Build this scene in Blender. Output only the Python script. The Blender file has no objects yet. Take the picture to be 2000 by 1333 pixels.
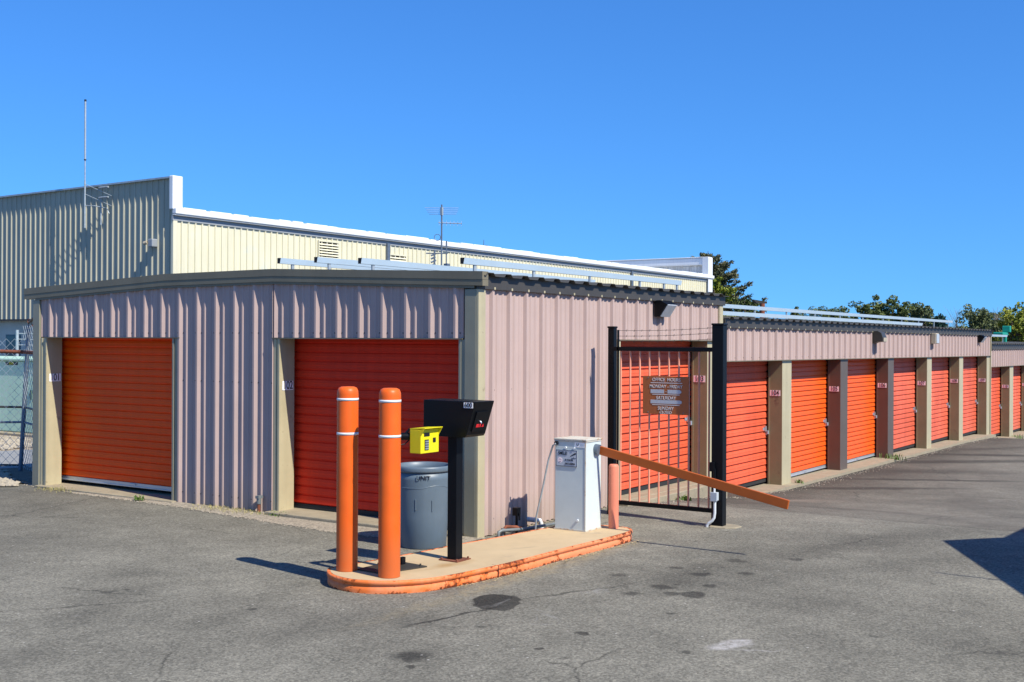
import bpy, math, random
from mathutils import Vector, Matrix
R = math.radians
random.seed(7)
S = bpy.context.scene
col = S.collection
# ------------------------------------------------------------------ camera
cam_d = bpy.data.cameras.new('camera'); cam = bpy.data.objects.new('camera', cam_d); col.objects.link(cam)
cam_d.sensor_width = 36.0; cam_d.lens = 2275.9 / 2000 * 36; cam_d.clip_end = 3000; cam_d.clip_start = .05
_a = R(35.7) - 0.0377; _r = 0.0048991
_fw = Vector((math.cos(_a), math.sin(_a), 0.0001)).normalized()
_rt = _fw.cross(Vector((0, 0, 1))).normalized(); _up = _rt.cross(_fw)
_rt2 = _rt * math.cos(_r) + _up * math.sin(_r); _up2 = -_rt * math.sin(_r) + _up * math.cos(_r)
_m = Matrix(((_rt2.x, _up2.x, -_fw.x, -9.1447), (_rt2.y, _up2.y, -_fw.y, -6.4585), (_rt2.z, _up2.z, -_fw.z, 1.901), (0, 0, 0, 1)))
cam.matrix_world = _m
S.camera = cam
# ------------------------------------------------------------------ sky, sun, exposure
SUN_EL = 47.0
SUN_AZ = 10.0          # shadows fall towards +Y, turned this much towards +X
sd = Vector((-math.sin(R(SUN_AZ)) * math.cos(R(SUN_EL)), -math.cos(R(SUN_AZ)) * math.cos(R(SUN_EL)), math.sin(R(SUN_EL))))
W = bpy.data.worlds.new('World'); S.world = W; W.use_nodes = True
wn = W.node_tree.nodes; wl = W.node_tree.links
for n in list(wn): wn.remove(n)
sky = wn.new('ShaderNodeTexSky'); sky.sky_type = 'NISHITA'; sky.sun_disc = False
sky.sun_elevation = R(SUN_EL); sky.sun_rotation = math.atan2(sd.x, sd.y)
sky.air_density = 1.25; sky.dust_density = 0.0; sky.ozone_density = 5.5; sky.altitude = 0
# look a little above the horizon band, and a touch of polarised depth in the blue
stc = wn.new('ShaderNodeTexCoord'); smp = wn.new('ShaderNodeMapping'); smp.vector_type = 'POINT'
smp.inputs['Location'].default_value = (0, 0, .085); smp.inputs['Scale'].default_value = (1, 1, .915)
wl.new(stc.outputs['Generated'], smp.inputs[0]); snm = wn.new('ShaderNodeVectorMath'); snm.operation = 'NORMALIZE'
wl.new(smp.outputs[0], snm.inputs[0]); wl.new(snm.outputs[0], sky.inputs['Vector'])
tint = wn.new('ShaderNodeMix'); tint.data_type = 'RGBA'; tint.blend_type = 'MULTIPLY'; tint.inputs[0].default_value = 1
tint.inputs[7].default_value = (.41, .89, 1.48, 1); wl.new(sky.outputs[0], tint.inputs[6])
bg = wn.new('ShaderNodeBackground'); bg.inputs['Strength'].default_value = 0.088
wo = wn.new('ShaderNodeOutputWorld'); wl.new(tint.outputs[2], bg.inputs[0]); wl.new(bg.outputs[0], wo.inputs[0])
sl = bpy.data.lights.new('sun', 'SUN'); so = bpy.data.objects.new('sun', sl); col.objects.link(so)
sl.energy = 5.0; sl.angle = R(0.53); sl.color = (1.0, 0.96, 0.85)
so.rotation_euler = (-sd).to_track_quat('-Z', 'Y').to_euler()
so.location = (0, 0, 30)
S.view_settings.view_transform = 'Standard'; S.view_settings.look = 'None'
S.view_settings.exposure = 0.45; S.view_settings.gamma = 1.0
S.render.resolution_x = 1024; S.render.resolution_y = 682

# ------------------------------------------------------------------ materials
def mat(name, c, rough=.6, metal=0., var=.1, vs=3., bump=0., bs=60., streak=0., stain=None, stain_amt=0., stain_scale=4., dirt_low=None, spec=.5, stretch=(1, 1, 1), coat=0.):
    m = bpy.data.materials.new(name); m.use_nodes = True
    nt = m.node_tree; N = nt.nodes; L = nt.links
    b = N['Principled BSDF']
    b.inputs['Roughness'].default_value = rough; b.inputs['Metallic'].default_value = metal
    b.inputs['Specular IOR Level'].default_value = spec
    b.inputs['Coat Weight'].default_value = coat
    tc = N.new('ShaderNodeTexCoord')
    mp = N.new('ShaderNodeMapping'); mp.inputs['Scale'].default_value = stretch
    L.new(tc.outputs['Object'], mp.inputs[0])
    nz = N.new('ShaderNodeTexNoise'); nz.inputs['Scale'].default_value = vs; nz.inputs['Detail'].default_value = 6
    nz.inputs['Roughness'].default_value = .65
    L.new(mp.outputs[0], nz.inputs['Vector'])
    mr = N.new('ShaderNodeMapRange'); mr.inputs[1].default_value = .3; mr.inputs[2].default_value = .7
    mr.inputs[3].default_value = 1 - var; mr.inputs[4].default_value = 1 + var
    L.new(nz.outputs[0], mr.inputs[0])
    K_ = .80      # all paints a little down, the picture is exposed up to match
    if stain: stain = tuple(v * K_ for v in stain)
    if dirt_low: dirt_low = (tuple(v * K_ for v in dirt_low[0]),) + tuple(dirt_low[1:])
    cur = N.new('ShaderNodeVectorMath'); cur.operation = 'SCALE'; cur.inputs[0].default_value = tuple(v * K_ for v in c[:3])
    L.new(mr.outputs[0], cur.inputs['Scale']); out = cur.outputs[0]
    if streak:
        mp2 = N.new('ShaderNodeMapping'); mp2.inputs['Scale'].default_value = (9, 9, .35)
        L.new(tc.outputs['Object'], mp2.inputs[0])
        n2 = N.new('ShaderNodeTexNoise'); n2.inputs['Scale'].default_value = 1.5; n2.inputs['Detail'].default_value = 4
        L.new(mp2.outputs[0], n2.inputs['Vector'])
        r2 = N.new('ShaderNodeMapRange'); r2.inputs[1].default_value = .35; r2.inputs[2].default_value = .7
        r2.inputs[3].default_value = 1 + streak * .4; r2.inputs[4].default_value = 1 - streak
        L.new(n2.outputs[0], r2.inputs[0])
        v2 = N.new('ShaderNodeVectorMath'); v2.operation = 'SCALE'; L.new(out, v2.inputs[0]); L.new(r2.outputs[0], v2.inputs['Scale']); out = v2.outputs[0]
    if stain:
        n3 = N.new('ShaderNodeTexNoise'); n3.inputs['Scale'].default_value = stain_scale; n3.inputs['Detail'].default_value = 8; n3.inputs['Roughness'].default_value = .7
        L.new(mp.outputs[0], n3.inputs['Vector'])
        r3 = N.new('ShaderNodeMapRange'); r3.inputs[1].default_value = .62 - stain_amt * .3; r3.inputs[2].default_value = .70 - stain_amt * .25
        L.new(n3.outputs[0], r3.inputs[0])
        mx = N.new('ShaderNodeMix'); mx.data_type = 'RGBA'; L.new(r3.outputs[0], mx.inputs[0]); L.new(out, mx.inputs[6])
        mx.inputs[7].default_value = (*stain, 1); out = mx.outputs[2]
    if dirt_low:      # splash dirt that sits low on the sheet: (colour, z0, z1)
        sp = N.new('ShaderNodeSeparateXYZ'); L.new(tc.outputs['Object'], sp.inputs[0])
        ad = N.new('ShaderNodeMath'); ad.operation = 'MULTIPLY_ADD'; L.new(nz.outputs[0], ad.inputs[0]); ad.inputs[1].default_value = -.6; L.new(sp.outputs[2], ad.inputs[2])
        r4 = N.new('ShaderNodeMapRange'); r4.inputs[1].default_value = dirt_low[1] - .3; r4.inputs[2].default_value = dirt_low[2] - .3
        r4.inputs[3].default_value = .55; r4.inputs[4].default_value = 0
        L.new(ad.outputs[0], r4.inputs[0])
        mx = N.new('ShaderNodeMix'); mx.data_type = 'RGBA'; L.new(r4.outputs[0], mx.inputs[0]); L.new(out, mx.inputs[6])
        mx.inputs[7].default_value = (*dirt_low[0], 1); out = mx.outputs[2]
    L.new(out, b.inputs['Base Color'])
    if bump:
        n4 = N.new('ShaderNodeTexNoise'); n4.inputs['Scale'].default_value = bs; n4.inputs['Detail'].default_value = 4
        L.new(mp.outputs[0], n4.inputs['Vector'])
        bp = N.new('ShaderNodeBump'); bp.inputs['Strength'].default_value = bump; bp.inputs['Distance'].default_value = .01
        L.new(n4.outputs[0], bp.inputs['Height']); L.new(bp.outputs[0], b.inputs['Normal'])
    return m

M = {}
M['pink'] = mat('pink_sheet_steel', (.55, .405, .36), .6, spec=.08, var=.05, vs=2, streak=.07, bump=.06, bs=5, dirt_low=((.42, .33, .25), .0, .35))
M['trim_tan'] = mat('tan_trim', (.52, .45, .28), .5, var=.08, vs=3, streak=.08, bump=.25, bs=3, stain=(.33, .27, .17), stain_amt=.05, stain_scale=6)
M['trim_grey'] = mat('grey_brown_trim', (.215, .185, .125), .5, spec=.3, var=.1, vs=2, streak=.05, bump=.08, bs=3)
M['trim_olive'] = mat('olive_trim', (.30, .28, .20), .5, var=.08, vs=3, bump=.3, bs=3)
M['trim_dark'] = mat('dark_eave_trim', (.062, .055, .048), .55, var=.12, vs=4, bump=.1, bs=4)
M['roof'] = mat('dark_roof_steel', (.085, .08, .07), .6, var=.15, vs=5)
M['brown'] = mat('brown_trim', (.125, .095, .075), .5, var=.1, vs=3, bump=.15, bs=3)
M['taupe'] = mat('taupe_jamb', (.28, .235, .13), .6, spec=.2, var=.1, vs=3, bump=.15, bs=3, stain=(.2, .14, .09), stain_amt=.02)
M['brown_jamb'] = mat('brown_jamb', (.14, .075, .05), .55, var=.1, vs=3)
M['door_orange'] = mat('orange_door', (1.22, .115, .0), .5, var=.05, vs=2, streak=.05, spec=.2)
M['door_bright'] = mat('bright_orange_door', (.98, .125, .010), .45, spec=.3, var=.04, vs=2, streak=.04)
M['door_red'] = mat('faded_red_door', (.95, .05, .016), .55, spec=.15, var=.07, vs=2, streak=.08)
M['door_salmon'] = mat('salmon_door', (.86, .13, .052), .55, spec=.25, var=.12, vs=1.6, streak=.14, dirt_low=((.50, .13, .06), -.75, .10))
M['door_salmon2'] = mat('faded_salmon_door', (.84, .15, .075), .55, spec=.25, var=.18, vs=1.3, streak=.20, dirt_low=((.48, .16, .09), -.80, .05))
M['alu'] = mat('aluminium', (.62, .66, .70), .35, .6, var=.05, vs=8)
M['rail_alu'] = mat('rail_aluminium', (.60, .74, .84), .4, .1, var=.04, vs=4)
M['rubber'] = mat('black_rubber', (.02, .02, .02), .8, var=.2)
M['black'] = mat('black_paint', (.004, .005, .007), .4, var=.15, vs=6, spec=.2)
M['galv'] = mat('galvanised', (.16, .20, .25), .5, .3, var=.2, vs=10)
M['galv_light'] = mat('galvanised_light', (.45, .50, .52), .5, .3, var=.2, vs=10)
M['rust'] = mat('rust', (.22, .065, .03), .9, var=.35, vs=14, bump=.3, bs=40)
M['bollard'] = mat('orange_bollard_sleeve', (.92, .14, .012), .42, var=.08, vs=5, spec=.3, streak=.05, stain=(.28, .09, .04), stain_amt=-.10, stain_scale=26, dirt_low=((.34, .15, .06), .02, .50), bump=.05, bs=6)
M['bollard_old'] = mat('faded_bollard_paint', (.86, .26, .15), .6, var=.07, vs=6, bump=.1)
M['white'] = mat('white_tape', (.85, .85, .83), .5, var=.03)
M['arm'] = mat('orange_arm_paint', (.52, .105, .005), .5, var=.1, vs=5, stain=(.75, .3, .2), stain_amt=-.03)
M['gate_bar'] = mat('faded_orange_bar', (.92, .36, .22), .6, var=.1, vs=6)
M['yellow'] = mat('yellow_enclosure', (.90, .78, .01), .4, var=.03, vs=8)
M['sign_brown'] = mat('brown_sign', (.44, .12, .028), .5, var=.05, vs=8)
M['sign_white'] = mat('sign_white', (.78, .76, .74), .5, var=.03)
M['sign_grey'] = mat('sign_grey_blank', (.55, .58, .62), .5, var=.04)
M['plate_pink'] = mat('pale_plate', (1.15, .92, .90), .5, var=.04, vs=20)
M['plate_white'] = mat('white_plate', (1.1, 1.08, 1.05), .5, var=.03)
M['ink'] = mat('ink', (.01, .01, .015), .5, var=.05)
M['red'] = mat('red_marking', (.85, .02, .03), .5, var=.05)
M['can'] = mat('blue_grey_plastic', (.13, .175, .215), .45, var=.08, vs=4, streak=.05)
M['concrete'] = mat('buff_concrete', (.60, .44, .25), .85, var=.08, vs=3, bump=.3, bs=120, stain=(.50, .37, .22), stain_amt=.12, stain_scale=2.5)
M['slab'] = mat('slab_concrete', (.36, .30, .20), .9, var=.16, vs=6, bump=.6, bs=50, stain=(.26, .22, .15), stain_amt=.1, stain_scale=9)
M['kerb'] = mat('flaking_orange_kerb', (.86, .25, .085), .65, var=.22, vs=4, bump=.8, bs=40, stain=(.20, .035, .008), stain_amt=.40, stain_scale=8, stretch=(.6, .6, 2.0))
M['cab'] = mat('white_cabinet', (.68, .74, .71), .5, spec=.25, var=.04, vs=6, stain=(.55, .42, .25), stain_amt=-.03, stain_scale=6, bump=.1, bs=10)
M['cab_rust'] = mat('rusty_white_edge', (.66, .62, .52), .6, var=.1, vs=10, stain=(.50, .24, .09), stain_amt=.28, stain_scale=9)
M['cream'] = mat('cream_sheet_steel', (.82, .76, .54), .5, var=.05, vs=.5, streak=.08, stain=(.70, .72, .62), stain_amt=.12, stain_scale=.35)
M['wall_grey'] = mat('grey_green_sheet_steel', (.50, .475, .37), .6, spec=.2, var=.06, vs=.4, streak=.1)
M['white_trim'] = mat('white_gutter', (.86, .87, .87), .5, var=.05, vs=.8, streak=.05)
M['grey_trim'] = mat('grey_flashing', (.34, .36, .38), .5, var=.06, vs=1)
M['far_grey'] = mat('weathered_grey_sheet', (.72, .71, .68), .6, var=.15, vs=.8, streak=.35)
M['block'] = mat('beige_block', (.74, .69, .55), .85, var=.08, vs=1.2, bump=.2, bs=20)
M['teal_glass'] = mat('teal_glass', (.05, .11, .12), .12, var=.1, vs=1)
M['teal_frame'] = mat('teal_frame', (.12, .2, .2), .5)
M['green_box'] = mat('green_enclosure', (.55, .78, .58), .5, var=.05, vs=2, streak=.05)
M['green_dark'] = mat('green_seam', (.10, .17, .12), .5)
M['teal_machine'] = mat('green_machine', (.01, .33, .22), .45, var=.08)
M['dark_gap'] = mat('dark_interior', (.015, .014, .013), .9)
M['lens'] = mat('lamp_lens', (.55, .58, .60), .25, var=.1, vs=20)
M['bronze'] = mat('bronze_lamp', (.05, .045, .035), .45, var=.1)
M['beige_lamp'] = mat('beige_lamp', (.5, .42, .30), .5, var=.1)
M['bark'] = mat('bark', (.10, .075, .055), .9, var=.3, vs=6)
M['grit'] = mat('grit', (.36, .31, .24), .9, var=.4, vs=30)
M['stone'] = mat('pale_stone', (.42, .36, .27), .85, var=.2, vs=14, bump=.3, bs=40)
M['gravel'] = mat('pea_gravel', (.36, .30, .22), .95, var=.55, vs=38, bump=1.0, bs=70, stain=(.60, .53, .42), stain_amt=.14, stain_scale=60)
M['pale_gravel'] = mat('pale_gravel_bed', (.42, .34, .24), .95, var=.4, vs=26, bump=1.0, bs=40)
M['drive'] = mat('pale_driveway', (.30, .30, .29), .9, var=.12, vs=6)
M['grass_green'] = mat('weed_green', (.13, .22, .035), .7, var=.3, vs=20)
M['straw'] = mat('straw', (.42, .33, .19), .8, var=.4, vs=30)
M['grass_dry'] = mat('dry_grass', (.42, .36, .14), .8, var=.3, vs=20)
M['pvc'] = mat('white_pvc', (.8, .82, .82), .4, var=.03)
M['jbox'] = mat('grey_junction_box', (.55, .60, .64), .5, var=.04)
M['pipe_grey'] = mat('grey_conduit', (.20, .22, .22), .5, .2, var=.2, vs=8)
M['caster'] = mat('pale_caster', (.6, .6, .6), .6)  # only on the invented, unseen roof that shades the lane

def kerbmat():
    m = bpy.data.materials.new('flaking_kerb_paint'); m.use_nodes = True; nt = m.node_tree; N = nt.nodes; L = nt.links; b = N['Principled BSDF']; b.inputs['Roughness'].default_value = .6; b.inputs['Specular IOR Level'].default_value = .25
    tc = N.new('ShaderNodeTexCoord'); sp = N.new('ShaderNodeSeparateXYZ'); L.new(tc.outputs['Object'], sp.inputs[0])
    def noise(sc, det, ro=.7, stz=1.):
        mp = N.new('ShaderNodeMapping'); mp.inputs['Scale'].default_value = (1, 1, stz); L.new(tc.outputs['Object'], mp.inputs[0])
        n = N.new('ShaderNodeTexNoise'); n.inputs['Scale'].default_value = sc; n.inputs['Detail'].default_value = det; n.inputs['Roughness'].default_value = ro; L.new(mp.outputs[0], n.inputs['Vector']); return n.outputs[0]
    def rng(i, a, b_, c, d):
        r = N.new('ShaderNodeMapRange'); r.inputs[1].default_value = a; r.inputs[2].default_value = b_; r.inputs[3].default_value = c; r.inputs[4].default_value = d; L.new(i, r.inputs[0]); return r.outputs[0]
    def mth(op, a, b_):
        n = N.new('ShaderNodeMath'); n.operation = op
        for k, v in enumerate((a, b_)):
            if isinstance(v, (int, float)): n.inputs[k].default_value = v
            else: L.new(v, n.inputs[k])
        return n.outputs[0]
    def mix(f, a, c):
        x = N.new('ShaderNodeMix'); x.data_type = 'RGBA'; L.new(f, x.inputs[0])
        for k, v in ((6, a), (7, c)):
            if isinstance(v, tuple): x.inputs[k].default_value = (*v, 1)
            else: L.new(v, x.inputs[k])
        return x.outputs[2]
    z = sp.outputs[2]; x = sp.outputs[0]
    c = mix(rng(x, -1.6, -.2, 0, 1), (.72, .165, .035), (.72, .22, .095))
    c = mix(rng(noise(6, 6), .40, .62, 0, .75), c, (.74, .25, .11))
    edge = mth('MAXIMUM', rng(z, .078, .095, 0, .085), rng(z, .025, .0, 0, .15))
    edge = mth('MAXIMUM', edge, mth('MULTIPLY', rng(z, .066, .054, 0, 1), rng(z, .040, .052, 0, .05)))
    n = mth('ADD', mth('ADD', noise(22, 8, .72), edge), rng(noise(2.2, 3, .5), .4, .65, -.07, .09))
    c = mix(rng(n, .575, .62, 0, .85), c, (.42, .085, .012))     # rust bleeding
    c = mix(rng(n, .645, .675, 0, .92), c, (.085, .022, .010))   # bare rusty steel
    L.new(c, b.inputs['Base Color'])
    bp = N.new('ShaderNodeBump'); bp.inputs['Strength'].default_value = .6; bp.inputs['Distance'].default_value = .004; bp.invert = True; L.new(rng(n, .60, .66, 0, 1), bp.inputs['Height']); L.new(bp.outputs[0], b.inputs['Normal'])
    return m
M['kerb'] = kerbmat()
# leaves
def leafmat(name, c1, c2, sc=.35):
    m = bpy.data.materials.new(name); m.use_nodes = True; nt = m.node_tree; N = nt.nodes; L = nt.links; b = N['Principled BSDF']
    b.inputs['Roughness'].default_value = .6; b.inputs['Specular IOR Level'].default_value = .3
    tc = N.new('ShaderNodeTexCoord'); nz = N.new('ShaderNodeTexNoise'); nz.inputs['Scale'].default_value = sc; nz.inputs['Detail'].default_value = 8; nz.inputs['Roughness'].default_value = .8
    L.new(tc.outputs['Object'], nz.inputs['Vector'])
    r = N.new('ShaderNodeMapRange'); r.inputs[1].default_value = .35; r.inputs[2].default_value = .65; L.new(nz.outputs[0], r.inputs[0])
    mx = N.new('ShaderNodeMix'); mx.data_type = 'RGBA'; L.new(r.outputs[0], mx.inputs[0]); mx.inputs[6].default_value = (*c1, 1); mx.inputs[7].default_value = (*c2, 1)
    L.new(mx.outputs[2], b.inputs['Base Color']); return m
M['leaf_dark'] = leafmat('leaf_dark', (.045, .075, .02), (.17, .19, .05), .9)
M['leaf_mid'] = leafmat('leaf_mid', (.07, .10, .035), (.17, .18, .065), .9)
M['twig'] = mat('twig', (.30, .25, .20), .9)
M['leaf_yellow'] = leafmat('leaf_yellow', (.12, .17, .02), (.30, .29, .03))
M['leaf_olive'] = leafmat('leaf_olive', (.07, .10, .02), (.19, .19, .04))
M['leaf_con'] = leafmat('leaf_conifer', (.05, .07, .03), (.15, .13, .055))
M['leaf_spruce'] = leafmat('leaf_spruce', (.02, .06, .045), (.05, .10, .07))

# ------------------------------------------------------------------ mesh helpers
class MB:
    def __init__(s): s.v = []; s.f = []; s.mi = []; s.k = 0; s.sm = []; s.smooth = False
    def add(s, vs, fs, mi=None):
        o = len(s.v); s.v += [tuple(p) for p in vs]
        for f in fs: s.f.append(tuple(i + o for i in f)); s.mi.append(s.k if mi is None else mi); s.sm.append(s.smooth)
        return s
    def box(s, x0, x1, y0, y1, z0, z1, mi=None):
        return s.add([(x0, y0, z0), (x1, y0, z0), (x1, y1, z0), (x0, y1, z0), (x0, y0, z1), (x1, y0, z1), (x1, y1, z1), (x0, y1, z1)],
                     [(0, 3, 2, 1), (4, 5, 6, 7), (0, 1, 5, 4), (1, 2, 6, 5), (2, 3, 7, 6), (3, 0, 4, 7)], mi)
    def prism(s, poly, off, mi=None):   # planar polygon (3D points) pushed along off
        n = len(poly); off = Vector(off); P = [Vector(p) for p in poly]
        s.add(P + [p + off for p in P], [tuple(range(n))[::-1], tuple(range(n, 2 * n))] + [(i, (i + 1) % n, n + (i + 1) % n, n + i) for i in range(n)], mi)
        return s
    def tube(s, pts, r, n=10, mi=None, caps=True, r2=None):
        pts = [Vector(p) for p in pts]; rings = []; up = Vector((0, 0, 1))
        prev = None; sm = s.smooth; s.smooth = n > 6
        for i, p in enumerate(pts):
            d = (pts[min(i + 1, len(pts) - 1)] - pts[max(i - 1, 0)]).normalized()
            if prev is None:
                a = d.cross(up) if abs(d.dot(up)) < .95 else d.cross(Vector((1, 0, 0)))
            else: a = prev - d * prev.dot(d)
            a.normalize(); prev = a; b = d.cross(a)
            rr = r if r2 is None else r + (r2 - r) * i / (len(pts) - 1)
            rings.append([p + (a * math.cos(t) + b * math.sin(t)) * rr for t in [2 * math.pi * k / n for k in range(n)]])
        vs = [q for g in rings for q in g]; fs = []
        for i in range(len(pts) - 1):
            for k in range(n): fs.append((i * n + k, i * n + (k + 1) % n, (i + 1) * n + (k + 1) % n, (i + 1) * n + k))
        s.add(vs, fs, mi)
        if caps:
            s.smooth = False; s.add(rings[0], [tuple(range(n))[::-1]], mi); s.add(rings[-1], [tuple(range(n))], mi)
        s.smooth = sm
        return s
    def lathe(s, prof, cx, cy, n=40, mi=None, a0=0):   # prof (r, z)
        sm = s.smooth; s.smooth = True
        vs = []; fs = []
        for r, z in prof:
            for k in range(n):
                t = 2 * math.pi * k / n; vs.append((cx + r * math.cos(t), cy + r * math.sin(t), z))
        for i in range(len(prof) - 1):
            for k in range(n): fs.append((i * n + k, i * n + (k + 1) % n, (i + 1) * n + (k + 1) % n, (i + 1) * n + k))
        s.add(vs, fs, mi); s.smooth = sm
        return s
    def build(s, name, mats, parent=None, bevel=0, segs=2):
        me = bpy.data.meshes.new(name); me.from_pydata(s.v, [], s.f); me.update()
        for m in (mats if isinstance(mats, (list, tuple)) else [mats]): me.materials.append(M[m])
        for p, k, sm in zip(me.polygons, s.mi, s.sm): p.material_index = k; p.use_smooth = sm
        o = bpy.data.objects.new(name, me); col.objects.link(o)
        if parent:
            o.parent = parent; o.matrix_parent_inverse = Matrix.Translation(-parent.location) if parent.parent is None else Matrix.Identity(4)
            if parent.parent is not None:
                o.matrix_parent_inverse = Matrix.Identity(4)
        if bevel:
            b = o.modifiers.new('bevel', 'BEVEL'); b.width = bevel; b.segments = segs; b.limit_method = 'ANGLE'; b.angle_limit = R(40)
        return o
def tag(o, label, cat=None, group=None, kind=None):
    if label: o['label'] = label
    if cat: o['category'] = cat
    if group: o['group'] = group
    if kind: o['kind'] = kind
    return o
def thing(name, label, cat, loc=(0, 0, 0), group=None):
    o = bpy.data.objects.new(name, None); o.empty_display_size = .2; col.objects.link(o); o.location = loc
    return tag(o, label, cat, group)
def text_mesh(txt, size, P, ux, uy, nrm, mname, name, parent, bold=0.006, sx=1., align='CENTER', depth=.0015):
    c = bpy.data.curves.new(name, 'FONT'); c.body = txt; c.size = size; c.align_x = align; c.align_y = 'CENTER'; c.offset = bold * size; c.extrude = depth
    t = bpy.data.objects.new(name, c)
    me = bpy.data.meshes.new_from_object(t); bpy.data.objects.remove(t); bpy.data.curves.remove(c)
    ux = Vector(ux).normalized(); uy = Vector(uy).normalized(); n = Vector(nrm).normalized(); P = Vector(P)
    for v in me.vertices:
        q = v.co; v.co = P + ux * q.x * sx + uy * q.y + n * (q.z + depth)
    me.materials.clear(); me.materials.append(M[mname]); me.name = name
    o = bpy.data.objects.new(name, me); col.objects.link(o)
    if parent:
        o.parent = parent
        if parent.parent is None: o.matrix_parent_inverse = Matrix.Translation(-parent.location)
    return o
PITCH = .3048
def rib_profile(L, off, major=.032, minor=.012, pitch=PITCH, base=.044, top=.013, m1=.105, m2=.2, mw=.021, edge=0.):
    """corrugated sheet outline: (distance along the wall, how far it stands out); off = centre of the first major rib"""
    pts = [(0, 0)]
    k = -1
    while True:
        c = off + k * pitch
        if c - base > L: break
        for a, h in ((-base, 0), (-top, major), (top, major), (base, 0)): pts.append((c + a, h))
        if minor:
            for q in (m1, m2):
                for a, h in ((-mw, 0), (-mw * .4, minor), (mw * .4, minor), (mw, 0)): pts.append((c + q + a, h))
        k += 1
    pts = [p for p in pts if 0 < p[0] < L]
    return [(0, 0)] + sorted(pts) + [(L, 0)]
def sheet(mb, P0, ds, nrm, prof, zb, zt, thick=.03, mi=None):
    P0 = Vector(P0); ds = Vector(ds); nrm = Vector(nrm)
    F = lambda f, s_: f(s_) if callable(f) else f
    a = []; b = []
    for s_, h in prof:
        p = P0 + ds * s_ + nrm * h
        a.append((p.x, p.y, F(zb, s_))); b.append((p.x, p.y, F(zt, s_)))
    n = len(prof)
    p0 = P0 - nrm * thick; p1 = P0 + ds * prof[-1][0] - nrm * thick
    L = prof[-1][0]
    back = [(p0.x, p0.y, F(zb, 0)), (p1.x, p1.y, F(zb, L)), (p1.x, p1.y, F(zt, L)), (p0.x, p0.y, F(zt, 0))]
    vs = a + b + back; B = 2 * n
    fs = [(i, i + 1, n + i + 1, n + i) for i in range(n - 1)]
    fs += [(B, B + 3, B + 2, B + 1), (0, n, B + 3, B), (n - 1, B + 1, B + 2, 2 * n - 1)]
    fs += [tuple([B, B + 1] + list(range(n - 1, -1, -1))), tuple([B + 3] + list(range(n, 2 * n)) + [B + 2])]
    if Vector(ds).cross(Vector((0, 0, 1))).dot(nrm) < 0: fs = [f[::-1] for f in fs]
    mb.add(vs, fs, mi)
def screw(mb, p, nrm, r=.0065, mi=1):
    nrm = Vector(nrm); p = Vector(p)
    mb.tube([p - nrm * .002, p + nrm * .004], r, 6, mi)
def slats(mb, P0, ds, nrm, L, z0, z1, p=.1, h=.025, mi=None, dent=None):
    """roll-up curtain: every slat bows out and tucks in at its foot"""
    P0 = Vector(P0); ds = Vector(ds); nrm = Vector(nrm)
    prof = []; z = z0
    while z < z1 - .001:
        for a, q in ((0, 0), (.13, 0.02), (.16, 1.), (.50, .82), (.54, .90), (.88, .60), (.96, .05)):
            if z + a * p < z1: prof.append((z + a * p, q * h))
        z += p
    prof.append((z1, 0))
    vs = []
    for z, q in prof:
        for s_ in (0, L):
            w = P0 + ds * s_ + nrm * q; vs.append((w.x, w.y, z))
    n = len(prof); fs = [(2 * i, 2 * i + 1, 2 * i + 3, 2 * i + 2) for i in range(n - 1)]
    b0 = len(vs)
    for z in (z0, z1):
        for s_ in (0, L):
            w = P0 + ds * s_ - nrm * .02; vs.append((w.x, w.y, z))
    fs += [(b0, b0 + 2, b0 + 3, b0 + 1), (0, b0, b0 + 1, 1), (2 * n - 2, 2 * n - 1, b0 + 3, b0 + 2)]
    fs += [tuple([b0] + [2 * i for i in range(n)] + [b0 + 2])[::1], tuple([b0 + 1, b0 + 3] + [2 * i + 1 for i in range(n - 1, -1, -1)])]
    if Vector(ds).cross(Vector((0, 0, 1))).dot(nrm) < 0: fs = [f[::-1] for f in fs]
    mb.add(vs, fs, mi)

X, Y, Z = Vector((1, 0, 0)), Vector((0, 1, 0)), Vector((0, 0, 1))
#=GROUND=
def interp(t, x):
    if x <= t[0][0]: return t[0][1]
    for (a, b), (c, d) in zip(t, t[1:]):
        if x <= c: return b + (d - b) * (x - a) / (c - a)
    return t[-1][1]
GZ = [(3.0, 0), (4.5, -.09), (6, -.24), (8, -.345), (11, -.375), (14, -.405), (17, -.44), (20, -.465), (23, -.54), (26, -.80), (32, -1.1), (60, -1.8), (2000, -2.0)]
def ground_z(x, y):
    w = 1 if y < 8 else max(0, 1 - (y - 8) / 12)
    return interp(GZ, x) * w if x < 60 else interp(GZ, x)
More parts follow.
